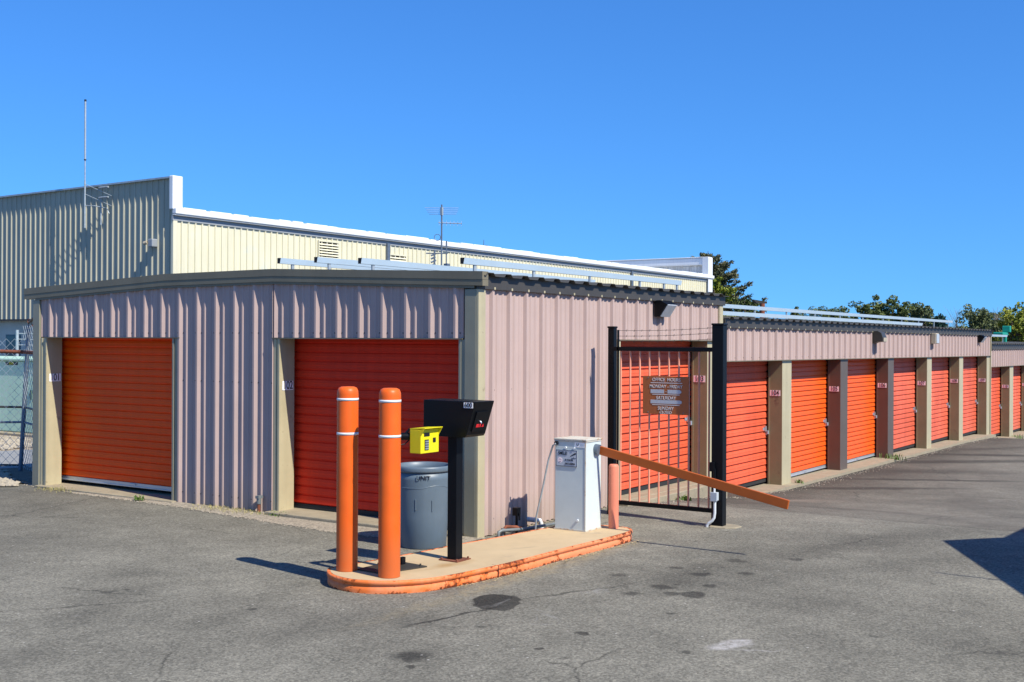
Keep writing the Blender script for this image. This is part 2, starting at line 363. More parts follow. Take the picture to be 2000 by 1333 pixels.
# ------------------------------------------------------------------ asphalt material
def asphalt():
    m = bpy.data.materials.new('weathered_asphalt'); m.use_nodes = True; nt = m.node_tree; N = nt.nodes; L = nt.links; b = N['Principled BSDF']
    b.inputs['Roughness'].default_value = .92; b.inputs['Specular IOR Level'].default_value = .3
    tc = N.new('ShaderNodeTexCoord'); co = tc.outputs['Object']
    def noise(sc, det=6, ro=.6, vec=None, dist=0):
        n = N.new('ShaderNodeTexNoise'); n.inputs['Scale'].default_value = sc; n.inputs['Detail'].default_value = det; n.inputs['Roughness'].default_value = ro; n.inputs['Distortion'].default_value = dist
        L.new(vec or co, n.inputs['Vector']); return n.outputs[0]
    def rng(i, a, b_, c, d):
        r = N.new('ShaderNodeMapRange'); r.inputs[1].default_value = a; r.inputs[2].default_value = b_; r.inputs[3].default_value = c; r.inputs[4].default_value = d; L.new(i, r.inputs[0]); return r.outputs[0]
    def mth(op, a, b_):
        n = N.new('ShaderNodeMath'); n.operation = op
        for k, v in enumerate((a, b_)):
            if isinstance(v, (int, float)): n.inputs[k].default_value = v
            else: L.new(v, n.inputs[k])
        return n.outputs[0]
    def mix(f, a, c):
        x = N.new('ShaderNodeMix'); x.data_type = 'RGBA'
        if isinstance(f, float): x.inputs[0].default_value = f
        else: L.new(f, x.inputs[0])
        for k, v in ((6, a), (7, c)):
            if isinstance(v, tuple): x.inputs[k].default_value = (*v, 1)
            else: L.new(v, x.inputs[k])
        return x.outputs[2]
    # speckle of the aggregate
    vo = N.new('ShaderNodeTexVoronoi'); vo.inputs['Scale'].default_value = 75; L.new(co, vo.inputs['Vector'])
    sep = N.new('ShaderNodeSeparateColor'); L.new(vo.outputs['Color'], sep.inputs[0])
    sp1 = rng(sep.outputs[0], 0, 1, .66, 1.34)
    sp2 = rng(noise(34, 5, .75), .3, .7, .74, 1.26)
    big = rng(noise(.42, 6, .65), .32, .68, .68, 1.24)
    mid = rng(noise(3.2, 7, .75), .3, .7, .80, 1.16)
    v = mth('MULTIPLY', mth('MULTIPLY', sp1, sp2), mth('MULTIPLY', big, mid))
    base = N.new('ShaderNodeVectorMath'); base.operation = 'SCALE'; base.inputs[0].default_value = (.190, .175, .137); L.new(v, base.inputs['Scale']); c = base.outputs[0]
    # warped coordinates for everything with an outline
    wn_ = N.new('ShaderNodeTexNoise'); wn_.inputs['Scale'].default_value = 5; wn_.inputs['Detail'].default_value = 5; L.new(co, wn_.inputs['Vector'])
    wv = N.new('ShaderNodeVectorMath'); wv.operation = 'MULTIPLY_ADD'; L.new(wn_.outputs['Color'], wv.inputs[0]); wv.inputs[1].default_value = (.20, .20, 0); 
    ws = N.new('ShaderNodeVectorMath'); ws.operation = 'SUBTRACT'; L.new(co, ws.inputs[0]); ws.inputs[1].default_value = (.10, .10, 0); L.new(ws.outputs[0], wv.inputs[2])
    wc = wv.outputs[0]
    def ell(cx, cy, ang, a, b_, soft=.25):
        mp = N.new('ShaderNodeMapping'); mp.vector_type = 'TEXTURE'; mp.inputs['Location'].default_value = (cx, cy, 0); mp.inputs['Rotation'].default_value = (0, 0, R(ang)); mp.inputs['Scale'].default_value = (a, b_, 50)
        L.new(wc, mp.inputs[0]); ln = N.new('ShaderNodeVectorMath'); ln.operation = 'LENGTH'; L.new(mp.outputs[0], ln.inputs[0])
        return rng(ln.outputs['Value'], 1 - soft, 1 + soft, 1, 0)
    def scale(c, f, k):     # multiply by 1-(1-k)*f
        q = rng(f, 0, 1, 1, k); s_ = N.new('ShaderNodeVectorMath'); s_.operation = 'SCALE'; L.new(c, s_.inputs[0]); L.new(q, s_.inputs['Scale']); return s_.outputs[0]
    # older, browner tarmac in the lane past the seam
    sx = N.new('ShaderNodeSeparateXYZ'); L.new(wc, sx.inputs[0])
    old = rng(sx.outputs[0], 3.80, 3.88, 0, 1)
    c = mix(mth('MULTIPLY', old, rng(noise(.9, 5, .7), .35, .65, .35, .95)), c, mix(.5, c, (.10, .084, .068)))
    seam = mth('MULTIPLY', rng(sx.outputs[0], 3.76, 3.80, 0, 1), rng(sx.outputs[0], 3.84, 3.88, 1, 0)); c = scale(c, seam, .72)
    # darker strip close to the store
    sy = sx.outputs[1]
    near = mth('MULTIPLY', rng(sy, -1.8, -.3, 0, 1), rng(sx.outputs[0], 3.0, 5.0, 0, 1)); c = scale(c, near, .52)
    lft = mth('MULTIPLY', rng(sy, 3.0, 6.5, 0, 1), rng(sx.outputs[0], 2.0, 0.0, 0, 1)); c = scale(c, lft, .80)
    # broad darker drifts
    c = scale(c, rng(noise(.33, 4, .6, dist=.6), .52, .66, 0, 1), .88)
    # long brown smear from the lane, and damp streaks far down it
    for (cx, cy, an, a, b_, k, so_) in [(.9, -2.75, -17, 2.3, .22, .74, .9), (-.55, -2.45, 5, .7, .12, .8, .8), (2.4, -3.3, -20, 1.2, .35, .78, .9),
        (6.9, -1.6, -60, .9, .25, .8, .9), (8.9, -1.0, -52, 1.5, .16, .50, .4), (10.8, -1.5, -60, 1.6, .14, .48, .4), (12.3, -1.2, -60, 1.5, .4, .62, .6), (14.8, -1.3, -45, 1.8, .30, .45, .5), (16.8, -1.5, -60, 1.4, .26, .45, .5), (18.5, -1.0, -30, 1.6, .2, .66, .6), (5.0, -1.7, -70, 1.1, .22, .8, .8)]:
        c = scale(c, ell(cx, cy, an, a, b_, so_), k)
    c = mix(mth('MULTIPLY', ell(6.2, -.9, -40, .6, .16, .8), .5), c, (.27, .22, .17))
    # oil puddle and its trail
    stains = [(-2.12, -1.68, 34, .27, .165, .03, .40), (-2.08, -1.60, 10, .20, .12, .04, .75), (-2.55, -1.71, -8, .30, .017, .4, .42), (-2.86, -1.66, -12, .22, .02, .5, .45), (-1.60, -1.92, -22, .36, .015, .5, .5), (-1.15, -2.13, -22, .3, .012, .6, .6),
        (-3.64, -2.08, -60, 0.108, 0.103, 0.45, 0.405), (-3.8, -2.22, -55, 0.035, 0.033, 0.2, 0.45), (-3.05, -2.6, -55, 0.035, 0.033, 0.2, 0.405), (-2.57, -2.65, -55, 0.04, 0.038, 0.2, 0.45), (-1.08, -2.77, -55, 0.104, 0.099, 0.15, 0.468), (-1.15, -2.62, -55, 0.06, 0.057, 0.2, 0.54),
        (-0.95, -2.45, -55, 0.09, 0.085, 0.3, 0.54), (-0.7, -2.75, -50, 0.06, 0.057, 0.2, 0.54), (-0.35, -2.5, -55, 0.08, 0.076, 0.3, 0.54), (-0.1, -2.8, -55, 0.07, 0.067, 0.3, 0.558), (-1.75, -2.9, -50, 0.04, 0.038, 0.3, 0.54), (-0.2, -2.2, -55, 0.06, 0.057, 0.3, 0.585), (0.4, -2.5, -55, 0.08, 0.076, 0.3, 0.63), (0.75, -2.9, -50, 0.07, 0.067, 0.3, 0.63), (-2.6, -3.4, -50, 0.03, 0.028, 0.3, 0.54), (-1.3, -2.35, -50, 0.06, 0.057, 0.3, 0.585), (-0.75, -1.95, -50, 0.06, 0.057, 0.3, 0.63), (-3.3, -0.4, -50, 0.03, 0.028, 0.3, 0.54), (-3.4, 0.9, -50, 0.03, 0.028, 0.3, 0.54), (-2.8, -2, -50, 0.03, 0.028, 0.3, 0.54)]
    for (cx, cy, an, a, b_, so_, k) in stains: c = scale(c, ell(cx, cy, an, a, b_, so_), k * .82)
    # what is left of a white tape mark
    wh = mth('MULTIPLY', mth('ADD', ell(-2.27, -3.58, -20, .17, .085, .2), mth('MULTIPLY', ell(-2.31, -3.75, -52, .17, .016, .4), .5)), rng(noise(16, 5, .8), .38, .6, .15, .9))
    c = mix(wh, c, (.42, .39, .365))
    # pale scuffs
    c = mix(mth('MULTIPLY', rng(noise(1.4, 8, .75, dist=1.5), .64, .70, 0, 1), .30), c, (.36, .35, .335))
    # dirt that lies against the island
    g = ell(-1.2, -1.35, -1, 1.6, .10, .5); c = mix(mth('MULTIPLY', g, rng(noise(12, 6, .8), .4, .6, 0, .8)), c, (.28, .23, .14))
    # cracks: thin dark lines that wander, only in places
    def crack(sc, wid, seed, thr):
        off = N.new('ShaderNodeVectorMath'); off.operation = 'ADD'; L.new(wc, off.inputs[0]); off.inputs[1].default_value = (seed, seed * 2.3, 0)
        vc = N.new('ShaderNodeTexVoronoi'); vc.feature = 'DISTANCE_TO_EDGE'; vc.inputs['Scale'].default_value = sc; L.new(off.outputs[0], vc.inputs['Vector'])
        return mth('MULTIPLY', rng(vc.outputs['Distance'], 0, wid, 1, 0), rng(noise(.45, 3, .5, vec=off.outputs[0]), thr, thr + .06, 0, 1))
    c = scale(c, crack(.42, .006, 3.1, .50), .45)
    c = scale(c, crack(1.1, .010, 9.7, .56), .6)
    # scattered oil drips
    vd = N.new('ShaderNodeTexVoronoi'); vd.inputs['Scale'].default_value = 2.6; vd.inputs['Randomness'].default_value = 1; L.new(wc, vd.inputs['Vector'])
    sd_ = N.new('ShaderNodeSeparateColor'); L.new(vd.outputs['Color'], sd_.inputs[0])
    c = scale(c, mth('MULTIPLY', rng(vd.outputs['Distance'], .05, .085, 1, 0), rng(sd_.outputs[0], .66, .68, 0, 1)), .62)
    # pale stone chips pressed in the surface
    vp = N.new('ShaderNodeTexVoronoi'); vp.inputs['Scale'].default_value = 16; L.new(co, vp.inputs['Vector'])
    sp_ = N.new('ShaderNodeSeparateColor'); L.new(vp.outputs['Color'], sp_.inputs[0])
    c = mix(mth('MULTIPLY', rng(vp.outputs['Distance'], .10, .16, 1, 0), rng(sp_.outputs[0], .93, .94, 0, .8)), c, (.46, .43, .38))
    # tyre tracks curving into the lane
    for (cx, cy, an, a, b_, k) in [(1.5, -3.9, -28, 5.0, .16, .86), (1.2, -2.35, -14, 5.0, .15, .88), (-3.5, .8, 35, 3.2, .2, .88), (-2.4, 1.9, 40, 3.0, .22, .88), (-3.8, -3.0, -50, 2.2, .25, .9)]:
        c = scale(c, mth('MULTIPLY', ell(cx, cy, an, a, b_, .8), rng(noise(2.2, 5, .7), .35, .6, .3, 1)), k)
    L.new(c, b.inputs['Base Color'])
    bp = N.new('ShaderNodeBump'); bp.inputs['Strength'].default_value = .8; bp.inputs['Distance'].default_value = .006
    L.new(mth('ADD', sep.outputs[1], noise(30, 6, .8)), bp.inputs['Height']); L.new(bp.outputs[0], b.inputs['Normal'])
    return m
M['asphalt'] = asphalt()
def rust_plume():      # rust that has run over the island top from the steel plates
    nt = M['concrete'].node_tree; N = nt.nodes; L = nt.links; b = N['Principled BSDF']; src = b.inputs['Base Color'].links[0].from_socket
    tc = N.new('ShaderNodeTexCoord'); nz = N.new('ShaderNodeTexNoise'); nz.inputs['Scale'].default_value = 7; nz.inputs['Detail'].default_value = 6; L.new(tc.outputs['Object'], nz.inputs['Vector'])
    for (cx, cy, an, a, b_, k, cc) in ((-1.62, -.86, -10, .34, .10, .75, (.34, .19, .06)), (-1.98, -.62, 0, .36, .28, .45, (.34, .20, .08)), (-1.36, -.80, 0, .15, .13, .5, (.34, .20, .08)), (-.62, -.93, -25, .20, .02, .5, (.20, .17, .12)), (.55, -.80, 0, .24, .22, .35, (.34, .22, .10))):
        mp = N.new('ShaderNodeMapping'); mp.vector_type = 'TEXTURE'; mp.inputs['Location'].default_value = (cx, cy, .1); mp.inputs['Rotation'].default_value = (0, 0, R(an)); mp.inputs['Scale'].default_value = (a, b_, 10); L.new(tc.outputs['Object'], mp.inputs[0])
        ln = N.new('ShaderNodeVectorMath'); ln.operation = 'LENGTH'; L.new(mp.outputs[0], ln.inputs[0])
        ad = N.new('ShaderNodeMath'); ad.operation = 'MULTIPLY_ADD'; L.new(nz.outputs[0], ad.inputs[0]); ad.inputs[1].default_value = 1.2; L.new(ln.outputs['Value'], ad.inputs[2])
        r_ = N.new('ShaderNodeMapRange'); r_.inputs[1].default_value = .6; r_.inputs[2].default_value = 1.6; r_.inputs[3].default_value = k; r_.inputs[4].default_value = 0; L.new(ad.outputs[0], r_.inputs[0])
        mx = N.new('ShaderNodeMix'); mx.data_type = 'RGBA'; L.new(r_.outputs[0], mx.inputs[0]); L.new(src, mx.inputs[6]); mx.inputs[7].default_value = (*cc, 1); src = mx.outputs[2]
    L.new(src, b.inputs['Base Color'])
rust_plume()
g = MB()
xs = [-60, -25, -12, -6, -3, 0, 1.5, 3, 3.75, 4.5, 5.2, 6, 7, 8, 9.5, 11, 12.5, 14, 15.5, 17, 18.5, 20, 21.5, 23, 24.5, 26, 29, 32, 40, 60, 120, 400, 1500]
ys = [-1500, -300, -60, -20, -8, -4, 0, 4, 8, 11, 14, 17, 20, 40, 100, 400, 1500]
g.smooth = True
g.add([(x, y, ground_z(x, y)) for y in ys for x in xs], [(j * len(xs) + i, j * len(xs) + i + 1, (j + 1) * len(xs) + i + 1, (j + 1) * len(xs) + i) for j in range(len(ys) - 1) for i in range(len(xs) - 1)])
tag(g.build('ground', 'asphalt'), None, kind='structure')
def flat(name, poly, z, m, kind='structure'):
    b = MB(); b.prism([(x, y, z - .02) for x, y in poly], (0, 0, .02)); o = b.build(name, m); o['kind'] = kind; return o
flat('driveway', [(-.5, 9.6), (1.4, 9.0), (2.7, 10.3), (4.0, 12.2), (4.0, 30), (-14, 30), (-14, 9.6)], .004, 'drive')
flat('gravel_bed', [(.6, 12.4), (3.0, 11.4), (5.9, 13), (5.9, 24), (-1, 24), (-1, 13)], .008, 'pale_gravel')
# ------------------------------------------------------------------ the storage building, three stepped sections
rz = lambda y: interp([(-.087, 2.567), (2.69, 2.672), (4.46, 2.665), (7.17, 2.55)], y)   # rake line of the gable
ZH, ZT = 1.927, 2.403
DR = .28           # how far the doors sit back
def number_plate(par, P, ux, nrm, txt, w=.17, h=.088, m='plate_pink'):
    ux = Vector(ux); n = Vector(nrm); P = Vector(P)
    b = MB(); q = [P - ux * w / 2 - Z * h / 2, P + ux * w / 2 - Z * h / 2, P + ux * w / 2 + Z * h / 2, P - ux * w / 2 + Z * h / 2]
    b.prism([v + n * .001 for v in q], n * .003); o = b.build('number_plate', m, par)
    t = text_mesh(txt, h * 1.25, P + n * .004, ux, Z, n, 'ink', 'number', None, bold=.006, sx=.80); t.parent = o; t.matrix_parent_inverse = o.matrix_parent_inverse.inverted() @ Matrix.Identity(4) if False else Matrix.Identity(4)
    return o
def door(par, P0, ds, nrm, L, z0, z1, m, p, bar='rubber', latch=True, sideways=.02):
    P0 = Vector(P0); ds = Vector(ds); nrm = Vector(nrm)
    b = MB(); bh = .05 if bar != 'alu' else .055
    slats(b, P0, ds, nrm, L, z0 + bh, z1, p)
    o = b.build('roll_up_door', m, par)
    c = MB(); w = [P0 + nrm * .018 + Z * 0, P0 + ds * L + nrm * .018]
    def bx(a0, a1, d0, d1, za, zb, k=0):
        q = [P0 + ds * a0 + nrm * d0, P0 + ds * a1 + nrm * d0, P0 + ds * a1 + nrm * d1, P0 + ds * a0 + nrm * d1]
        c.prism([(v.x, v.y, za) for v in q], (0, 0, zb - za), k)
    bx(0, L, -.02, .018, z0, z0 + bh - .002)
    if bar == 'alu': bx(0, L, .018, .03, z0 + .004, z0 + .016); bx(L * .55, L * .55 + .12, .018, .03, z0 + .025, z0 + .045)
    q = c.build('bottom_bar', bar, o)
    if latch:
        c = MB(); zl = z0 + .82
        bx(L - .20, L - .03, .018, .026, zl - .012, zl + .028); bx(L - .15, L - .11, .026, .05, zl - .03, zl + .05)
        bx(L - .09, L - .06, .026, .040, zl - .09, zl - .02)
        c.tube([P0 + ds * (L - .075) + nrm * .055 + Z * (zl - .02), P0 + ds * (L - .075) + nrm * .055 + Z * (zl - .075)], .018, 10)
        c.build('latch', 'alu', o)
    return o
#=SEC1=
B1 = thing('storage_building', 'pink ribbed steel storage building at the front with doors 101, 102 and 103', 'building')
# body behind the sheets
b = MB()
b.prism([(.42, .42, -.1), (.42, 6.62, -.1), (.42, 6.62, 2.38), (.42, 4.46, 2.50), (.42, 2.69, 2.50), (.42, .42, 2.40)], (5.2, 0, 0))
b.build('inner_wall', 'dark_gap', B1)
# end wall that looks away, on the far left side
b = MB(); sheet(b, (0, 6.99, 0), X, Y, rib_profile(5.8, .2), .0, 2.38); b.build('side_wall', 'pink', B1)
# gable wall: full height between the doors and the header above them
def zg(s0): return lambda s_: rz(s0 + s_) - .132
b = MB()
off = .2544
def gable_piece(y0, y1, zb):
    k = off % PITCH
    pr = rib_profile(y1 - y0, (off - y0) % PITCH)
    for yy in (2.69, 4.46):
        if y0 < yy < y1: pr = sorted(pr + [(yy - y0, next((h for s_, h in [(yy - y0, 0)]), 0))])
    sheet(b, (0, y0, 0), Y, -X, pr, zb, zg(y0))
gable_piece(.158, 2.70, ZH); gable_piece(2.702, 4.232, .01); gable_piece(4.234, 6.86, ZH)
for i in range(22):
    y = off + i * PITCH
    for dy in (-.05, .05):
        if .2 < y + dy < 6.8:
            screw(b, (-.001, y + dy, ZH + .05), -X)
            if 2.72 < y + dy < 4.2: screw(b, (-.001, y + dy, .14), -X); screw(b, (-.001, y + dy, 1.43), -X)
b.build('gable_wall', ['pink', 'ink'], B1)
# header edge
for y0_, y1_ in ((.158, 2.72), (4.2, 6.75)):
    b = MB(); b.box(-.035, .21, y0_, y1_, ZH - .012, ZH - .001); b.build('header_edge', 'trim_grey', B1)
# rake trim following the gable
def rake(mb, x0, x1, d0, d1, y0=-.087, y1=7.17, mi=None):
    ypts = [y for y in (y0, 2.69, 4.46, y1)]
    for a, c in zip(ypts, ypts[1:]):
        P = [(x0, a, rz(a) - d0), (x0, c, rz(c) - d0), (x0, c, rz(c) - d1), (x0, a, rz(a) - d1)]
        mb.prism(P, (x1 - x0, 0, 0), mi)
b = MB(); rake(b, -.050, .05, .0, .078); rake(b, -.046, .05, .080, .138); rake(b, -.038, .02, .140, .165, .02, 6.95)
b.build('rake_trim', 'trim_grey', B1)
# left-hand end trim and jambs
def zbox(name, m, x0, x1, y0, y1, z0, z1, par=None, bev=.004):
    q = MB(); q.box(x0, x1, y0, y1, z0, z1); return q.build(name, m, par if par else B1, bevel=bev)
zbox('corner_trim', 'trim_olive', -.034, .04, 6.86, 6.995, .0, 2.40)
def jamb(y0, y1, side):    # side +1: the jamb stands on the high-Y side of an opening
    q = MB(); q.box(-.012, .205, y0, y1, .0, ZH - .013)
    yy = y0 if side > 0 else y1
    # small raised fold along the edge
    q.box(-.026, -.012, yy - .0 if side > 0 else yy - .03, yy + .03 if side > 0 else yy, .0, ZH - .013)
    q.box(-.020, -.012, y1 - .045 if side > 0 else y0, y1 if side > 0 else y0 + .045, .0, ZH - .013)
    return q.build('door_jamb', 'trim_tan' if side > 0 else 'trim_olive', B1, bevel=.003)
jamb(6.72, 6.858, 1); jamb(4.236, 4.333, -1); jamb(2.604, 2.700, 1); jamb(.135, .207, -1)
# doors of the gable side
d1 = door(B1, (DR, 6.9, 0), -Y, -X, 2.65, .075, ZH + .05, 'door_orange', .088, 'alu', False); d1['label'] = 'orange roll-up door 101'
d2 = door(B1, (DR, 2.75, 0), -Y, -X, 2.66, .055, ZH + .05, 'door_red', .098, 'rubber', False); d2['label'] = 'dark red roll-up door 102 behind the orange bollards'
number_plate(B1, (.10, 6.719, 1.405), X, -Y, '101', .165, .10, 'plate_white')
number_plate(B1, (.10, 2.603, 1.405), X, -Y, '102', .165, .10, 'plate_white')
# long side: wall, header above door 103
b = MB()
oR = .2209
sheet(b, (.09, 0, 0), X, -Y, rib_profile(2.71, oR - .09, major=.034, base=.030, top=.016), .01, ZT + .01)
sheet(b, (2.802, 0, 0), X, -Y, rib_profile(2.90, (oR - 2.802) % PITCH, major=.034, base=.030, top=.016), ZH, ZT + .01)
for i in range(18):
    x = oR + i * PITCH + .06
    if x < 5.6: screw(b, (x, -.001, ZH + .05 if x > 2.8 else 1.42), -Y)
    if x < 2.7: screw(b, (x, -.001, .16), -Y)
for i in range(18): b.box(oR + i * PITCH - .012, oR + i * PITCH + .012, -.050, -.0455, ZT - .002, ZT + .022, 2)
b.build('long_wall', ['pink', 'ink', 'trim_tan'], B1)
b = MB(); b.box(2.80, 5.72, -.04, .24, ZH - .012, ZH - .001); b.build('header_edge', 'trim_grey', B1)
b = MB(); b.box(-.030, .04, .0, .133, .0, 2.40); b.build('corner_trim', 'trim_olive', B1, bevel=.004)
b = MB(); b.box(-.029, .088, -.032, -.001, .0, 2.40); b.build('corner_trim', 'trim_tan', B1, bevel=.004)
b = MB(); b.box(2.79, 2.84, -.03, .24, .0, ZH - .013); b.build('door_jamb', 'trim_tan', B1, bevel=.003)
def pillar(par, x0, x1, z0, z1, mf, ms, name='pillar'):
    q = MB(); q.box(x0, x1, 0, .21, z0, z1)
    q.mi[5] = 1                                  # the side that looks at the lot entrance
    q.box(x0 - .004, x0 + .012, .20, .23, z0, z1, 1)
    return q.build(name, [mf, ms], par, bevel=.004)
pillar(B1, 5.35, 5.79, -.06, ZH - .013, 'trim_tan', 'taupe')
d3 = door(B1, (2.78, DR, 0), X, -Y, 2.62, .035, ZH + .05, 'door_salmon', .098, 'rubber'); d3['label'] = 'salmon roll-up door 103 behind the barred gate'
number_plate(B1, (5.349, .115, 1.405), -Y, -X, '103', .17, .088)
b = MB(); b.box(5.68, 5.80, -.03, .03, ZH, 2.42); b.build('corner_trim', 'trim_tan', B1, bevel=.004)
def eave(par, x0, x1, zb0, zt0, zb1, zt1):
    q = MB()
    q.prism([(x0, -.045, zb0), (x1, -.045, zb1), (x1, -.045, zt1), (x0, -.045, zt0)], (0, .05, 0))
    q.build('eave_trim', 'trim_dark', par, bevel=.003)
    # edge of the ribbed roof, laid over the trim
    pr = [(0, 0)]; k = x0 + .1
    while k < x1 - .16:
        for a, h in ((-.075, 0), (-.045, .028), (.045, .028), (.075, 0)): pr.append((k + a - x0, h))
        k += PITCH
    pr.append((x1 - x0, 0))
    q = MB(); va = []; 
    yb = 1.5
    for yy, dz in ((-.10, -.004), (yb, .055)):
        for s_, h in pr:
            t = s_ / (x1 - x0); va.append((x0 + s_, yy, zt0 + (zt1 - zt0) * t + h + dz))
    n = len(pr)
    for yy, dz in ((-.10, -.010), (yb, .049)):
        for s_, h in pr:
            t = s_ / (x1 - x0); va.append((x0 + s_, yy, zt0 + (zt1 - zt0) * t + h + dz))
    fs = [(i, i + 1, n + i + 1, n + i) for i in range(n - 1)] + [(2 * n + i + 1, 2 * n + i, 3 * n + i, 3 * n + i + 1) for i in range(n - 1)] + [(i + 1, i, 2 * n + i, 2 * n + i + 1) for i in range(n - 1)]
    q.add(va, fs); q.build('roof_sheet', 'roof', par)
eave(B1, -.02, 5.84, 2.400, 2.535, 2.403, 2.535)
b = MB()
P = [(.03, 1.49, 2.585), (.03, 2.69, 2.655), (.03, 4.46, 2.648), (.03, 7.12, 2.53), (.03, 7.12, 2.50), (.03, 4.46, 2.62), (.03, 2.69, 2.62), (.03, 1.49, 2.55)]
b.prism(P, (5.79, 0, 0)); b.build('roof', 'roof', B1)
b = MB(); b.box(5.78, 5.84, .03, 6.9, -.05, 2.5); b.build('end_wall', 'far_grey', B1)
b = MB(); b.box(-.14, .30, .15, 2.71, -.06, .05); b.box(-.10, .30, 4.24, 6.85, -.06, .03); b.box(.30, 5.8, .0, 6.9, -.06, .03); b.box(2.80, 5.35, -.16, .0, -.14, .025)
b.box(5.2, 5.82, -.10, .0, -.30, -.062)
b.build('floor_slab', 'slab', B1, bevel=.01)
for (yy, zz) in ((.9, .95), ): pass
#=SEC2=
def section(name_label, x0, x1, zh0, zh1, ztb, ztt, pillars, doors, floor, plates, ridge):
    par = thing('storage_building', name_label, 'building', (0, 0, 0), 'stepped storage building sections')
    hz = lambda s_: zh0 + (zh1 - zh0) * s_ / (x1 - x0)
    q = MB(); sheet(q, (x0, 0, 0), X, -Y, rib_profile(x1 - x0, (oR - x0) % PITCH, major=.034, base=.030, top=.016), hz, ztb + .01)
    k = 0
    for i in range(int((x1 - x0) / PITCH)):
        xx = x0 + .14 + i * PITCH; screw(q, (xx, -.001, hz(xx - x0) + .04), -Y)
    for i in range(int((x1 - x0) / PITCH) - 1): xx = x0 + (oR - x0) % PITCH + i * PITCH; q.box(xx - .012, xx + .012, -.050, -.0455, ztb - .002, ztb + .02, 2)
    q.build('header_wall', ['pink', 'ink', 'trim_tan'], par)
    q = MB(); q.prism([(x0, -.04, zh0 - .012), (x1, -.04, zh1 - .012), (x1, -.04, zh1 - .001), (x0, -.04, zh0 - .001)], (0, .28, 0)); q.build('header_edge', 'trim_grey', par)
    eave(par, x0, x1 + .06, ztb, ztt, ztb, ztt)
    q = MB(); q.prism([(x0, 1.49, ztt + .045), (x0, 3.5, ridge), (x0, 7.0, ztt), (x0, 7.0, ztt - .04), (x0, 1.49, ztt)], (x1 - x0 + .04, 0, 0)); q.build('roof', 'roof', par)
    q = MB(); q.box(x0 + .06, x1 - .05, .42, 6.9, floor(x0 + 1) - .7, ztt - .06); q.build('inner_wall', 'dark_gap', par)
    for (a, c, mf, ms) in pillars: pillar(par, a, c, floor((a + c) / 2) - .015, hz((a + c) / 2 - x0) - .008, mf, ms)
    for (a, c, m, p, bar, lab) in doors:
        f = floor((a + c) / 2)
        o = door(par, (a - .1, DR, 0), X, -Y, c - a + .16, f + .02, hz(c - x0) + .05, m, p, bar); o['label'] = lab
    for (xx, t) in plates: number_plate(par, (xx - .001, .115, floor(xx) + 1.42), -Y, -X, t, .17, .088)
    q = MB(); st = 1.5; xx = x0
    while xx < x1:
        e = min(xx + st, x1); za, zb = floor(xx), floor(e)
        q.prism([(xx + .002, -.16, za - .5), (e, -.16, zb - .5), (e, -.16, zb), (xx + .002, -.16, za)], (0, .58, 0)); xx = e
    q.build('floor_slab', 'slab', par)
    q = MB(); q.box(x1 - .0, x1 + .05, -.03, 6.9, floor(x1) - .4, ztt - .02); q.build('corner_trim', 'trim_tan', par, bevel=.004)
    return par
f2 = lambda x: interp([(5.8, -.27), (8.3, -.305), (11.2, -.33), (14.1, -.352), (17.1, -.392), (20.1, -.418), (23.4, -.485)], x)
f3 = lambda x: interp([(23.4, -.68), (26.3, -.735), (32, -.80), (36, -.9)], x)
B2 = section('long pink storage section one step down with doors 104 to 109', 5.845, 23.35, 1.642, 1.583, 2.10, 2.235,
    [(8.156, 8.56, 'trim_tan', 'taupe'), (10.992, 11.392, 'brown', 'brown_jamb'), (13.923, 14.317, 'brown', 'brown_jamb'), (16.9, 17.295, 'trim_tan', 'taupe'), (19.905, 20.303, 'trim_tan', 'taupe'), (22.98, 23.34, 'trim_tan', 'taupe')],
    [(5.95, 8.156, 'door_salmon', .104, 'rubber', 'salmon roll-up door 104'), (8.56, 10.992, 'door_bright', .083, 'alu', 'bright orange roll-up door 105'), (11.392, 13.923, 'door_bright', .083, 'alu', 'bright orange roll-up door 106'),
     (14.317, 16.9, 'door_salmon2', .100, 'rubber', 'faded salmon roll-up door 107'), (17.295, 19.905, 'door_salmon2', .100, 'rubber', 'faded salmon roll-up door 108'), (20.303, 22.98, 'door_salmon2', .100, 'rubber', 'faded salmon roll-up door 109')],
    f2, [(8.156, '104'), (10.992, '105'), (13.923, '106'), (16.9, '107'), (19.905, '108'), (22.98, '109')], 2.33)
B3 = section('lowest pink storage section at the right edge with door 110', 23.41, 35.4, 1.285, 1.24, 1.74, 1.885,
    [(26.03, 26.55, 'trim_tan', 'taupe'), (29.1, 29.5, 'trim_tan', 'taupe'), (32.1, 32.5, 'trim_tan', 'taupe')],
    [(23.45, 26.03, 'door_salmon', .100, 'rubber', 'salmon roll-up door 110'), (26.55, 29.1, 'door_salmon2', .100, 'rubber', 'salmon roll-up door right of door 110'), (29.5, 32.1, 'door_salmon', .1, 'rubber', None), (32.5, 35.3, 'door_salmon2', .1, 'rubber', None)],
    f3, [(26.03, '110'), (29.1, '111')], 1.98)
for o in list(bpy.data.objects):
    if o.get('label', 0) is None: del o['label']
